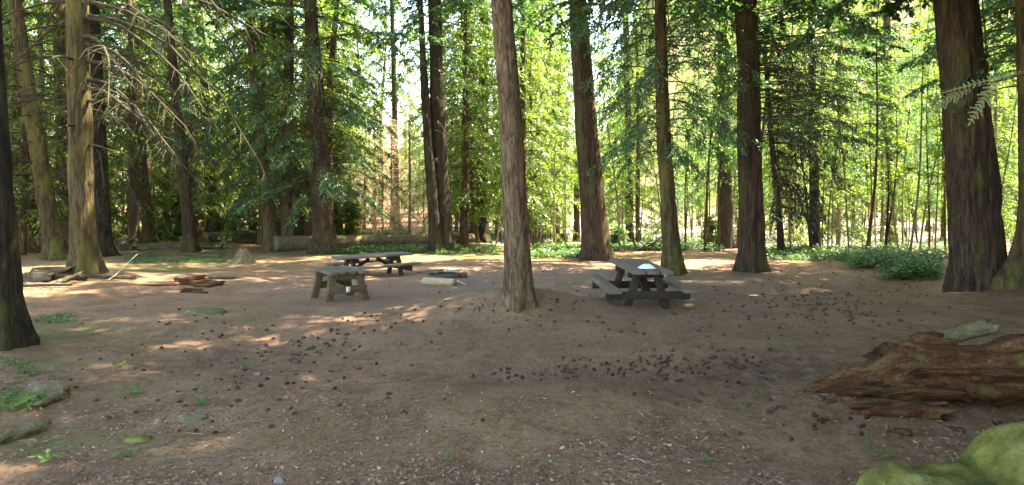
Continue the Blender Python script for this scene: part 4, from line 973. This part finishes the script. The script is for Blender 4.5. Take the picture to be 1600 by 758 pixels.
for i, (px, py, s) in enumerate([(190, 574, 1.2), (212, 615, 1.2), (700, 722, 1.1), (686, 690, .6), (312, 633, 1), (45, 583, 1), (28, 572, 1), (140, 524, .8), (560, 612, .9), (572, 610, .6), (385, 572, .8), (316, 634, .7), (95, 592, 1), (1250, 545, 1), (1230, 552, 1.2), (1190, 620, 1), (1160, 640, .8), (946, 608, .7), (1104, 722, .8), (75, 724, 1.2), (205, 712, 1.2), (190, 716, .9), (300, 652, .9)]):
    p = atz(px, py); o = link('weed', wm[i % 3], None, p, (0, 0, i * 1.3)); o.scale = (s,) * 3
    tag(o, 'tiny green weed sprouting from the dirt', 'weed', 'tiny weeds in the dirt')

# ------------------------------------------------------------------ cedar outside the right edge with a spray reaching in, and unseen firs added to block the sun
xr, yr = 5.3, 3.6
root, ln, rad = tree('cedar_tree', 'cedar outside the right edge whose pale spray reaches into the picture', 'tree', (xr, yr, gz(xr, yr)), 26, .3, leanfn(.1, .1, 8), 'bark_red', k=30, leafm='fir', seed=301, boughs=[up(6.5, 25, 50, 5)])
cr = Crown(); r2 = np.random.RandomState(5)
def wp(px, py, d): return np.array([(px - CX) / F * d - xr, d - yr, CAMZ - (py - HY) / F * d - gz(xr, yr)])
mb = MB(); tube(mb, [(-.2, .1, 3.15), wp(1700, 88, 3.8), wp(1600, 114, 3.9), wp(1540, 132, 3.95), wp(1470, 143, 4.0)], [.03, .02, .013, .009, .004], 6)
link('bough', mb.mesh('bough', M['branch_wood'], True), root)
def spray(name, p0, p1, wid, n=12):
    cr = Crown(); d = p1 - p0; L = np.linalg.norm(d); d = d / L; s_ = nrm(np.cross(d, [.15, 1., .1])); up_ = np.cross(s_, d)
    for i in range(n):
        t = (i + .6) / n; q = p0 + d * L * t + np.array([0, 0, -.06]) * t * t * L; l = wid * math.sin(math.pi * min(.95, t * .75 + .22))
        for sg in (-1, 1):
            l *= r2.uniform(.6, 1.25)
            w_ = nrm(s_ * sg * r2.uniform(.5, 1.0) + d * .65 + up_ * r2.uniform(-.15, .15)); m_ = 5; u = (np.arange(m_) + .5) / m_
            Q = q + w_ * (l * u)[:, None]; D = np.tile(w_ * l / m_ * 1.5, (m_, 1)); cr.leaves(Q - D * .3, D, np.tile(nrm(np.cross(w_, up_)) * .006, (m_, 1)))
            for v in (-1, 1):
                D2 = np.tile(nrm(w_ * .7 + np.cross(w_, up_) * v * .7), (m_, 1)) * (l * .28 * (1.1 - u))[:, None]; cr.leaves(Q, D2, np.tile(nrm(np.cross(D2[0], up_)) * .004, (m_, 1)))
        cr.leaves(q[None], (d * L / n * 1.2)[None], (s_ * .004)[None])
    link(name, cr.leafmesh(name, M['spray']), root)
M['spray'] = leafmat('pale_cedar_spray', (.15, .18, .06), (.34, .36, .15), .45)
spray('leaf_spray', wp(1556, 128, 3.92), wp(1514, 190, 3.9), .06); spray('leaf_spray', wp(1520, 138, 3.98), wp(1440, 172, 4.05), .042, 14); spray('leaf_spray', wp(1600, 113, 3.9), wp(1475, 138, 3.95), .03, 16)
spray('leaf_spray', wp(1640, 104, 3.85), wp(1612, 190, 3.8), .06)
for i, (x, y) in enumerate([(6.7, 5.5), (9.4, 7.6), (7.6, 1.0), (11.5, 9.8), (12.0, 4.5), (15.5, 8), (18.2, 20), (16.5, 14), (10.9, 12.3), (20, 23.5)]):
    tree('fir_tree', 'unseen tall broad-crowned fir added close to the viewpoint for shade', 'tree', (x, y, gz(x, y)), 25, .28, leanfn(.2, .1, 8, .1, i), 'bark_dark', k=18, seed=310 + i, group='unseen shade firs close to the viewpoint', boughs=[up(6.5, 24, 80, 5.4, L1=3.0)])

# ------------------------------------------------------------------ one label per background thing: where it shows between the main trunks, counted from the left
LM = [(-60, 'picture edge'), (88, 'leaning trunk'), (133, 'olive trunk'), (233, 'brown trunk'), (298, 'thin trunk'), (336, 'mossy brown trunk'), (425, 'orange-brown trunk'), (507, 'bristling fir'), (690, 'black trunk'),
      (812, 'centre tree'), (933, 'red-brown trunk'), (1052, 'mossy trunk'), (1134, 'dark trunk'), (1175, 'furrowed trunk'), (1533, 'massive trunk'), (1640, 'picture edge')]
ORD = 'first second third fourth fifth sixth seventh eighth ninth tenth eleventh twelfth thirteenth fourteenth fifteenth sixteenth seventeenth eighteenth nineteenth twentieth'.split()
KIND = {'far firs in the left woods': 'far fir', 'firs in the left woods': 'fir', 'firs behind the centre tree': 'sunlit fir', 'firs beyond the gravel on the right': 'sunlit fir', 'distant firs on the hillside': 'tiny hillside fir',
        'saplings in the thicket': 'slender sapling', 'bushes at the edge of the clearing': 'leafy bush'}
bins = {}
for o in list(COL.objects):
    if o.parent is None and o.get('group') in KIND:
        if o.location.y < 1: continue
        px = CX + F * o.location.x / o.location.y
        if not (-60 < px < 1640): continue
        k = max(i for i, l in enumerate(LM) if l[0] <= px); k = min(k, len(LM) - 2)
        bins.setdefault((o['group'], k), []).append((px, o))
for (g, k), L in bins.items():
    L.sort(key=lambda q: q[0])
    for i, (px, o) in enumerate(L):
        t = KIND[g] + ' between ' + LM[k][1] + ' and ' + LM[k + 1][1]
        n = len(L)
        if n > 1:
            j = i if i < n / 2 else n - 1 - i
            t += ', ' + ('' if j == 0 else ORD[min(j, 19)] + ' ') + ('left' if i < n / 2 else 'right') + 'most' if j == 0 else ', ' + (ORD[j] if j < 20 else str(j + 1) + 'th') + ' from the ' + ('left' if i < n / 2 else 'right')
        o['label'] = t
#ENDREST
# ------------------------------------------------------------------ light, sky, camera
EL, AZ = math.radians(56), math.radians(62)
sd = Vector((math.sin(AZ) * math.cos(EL), math.cos(AZ) * math.cos(EL), math.sin(EL)))
w = bpy.data.worlds.new('World'); sc.world = w; w.use_nodes = True
nt = w.node_tree; bg = nt.nodes['Background']
sky = nt.nodes.new('ShaderNodeTexSky'); sky.sky_type = 'NISHITA'; sky.sun_disc = False
sky.sun_elevation = EL; sky.sun_rotation = AZ
nt.links.new(sky.outputs[0], bg.inputs[0]); bg.inputs[1].default_value = .15
sl = bpy.data.lights.new('sun', 'SUN'); sl.energy = 4.5; sl.angle = math.radians(.53); sl.color = (1, .95, .86)
so = bpy.data.objects.new('sun', sl); COL.objects.link(so); so.rotation_euler = sd.to_track_quat('Z', 'Y').to_euler(); so.location = (0, 0, 40)

cam = bpy.data.cameras.new('camera'); co = bpy.data.objects.new('camera', cam); COL.objects.link(co)
co.location = (0, 0, CAMZ); co.rotation_euler = (math.radians(90), 0, 0)
cam.sensor_width = 36; cam.lens = 36 * F / 1600; cam.shift_y = -(379 - HY) / 1600
cam.clip_start = .05; cam.clip_end = 2000
sc.camera = co
sc.view_settings.view_transform = 'Standard'; sc.view_settings.look = 'None'; sc.view_settings.exposure = 3.5; sc.view_settings.gamma = 1
sc.view_settings.use_white_balance = True; sc.view_settings.white_balance_temperature = 7900; sc.view_settings.white_balance_tint = 6
cy = sc.cycles
cy.use_denoising = True
cy.max_bounces = 5; cy.diffuse_bounces = 4; cy.glossy_bounces = 2; cy.transmission_bounces = 4; cy.transparent_max_bounces = 4
cy.sample_clamp_indirect = 6; cy.use_adaptive_sampling = True; cy.adaptive_threshold = .02
cy.caustics_reflective = False; cy.caustics_refractive = False
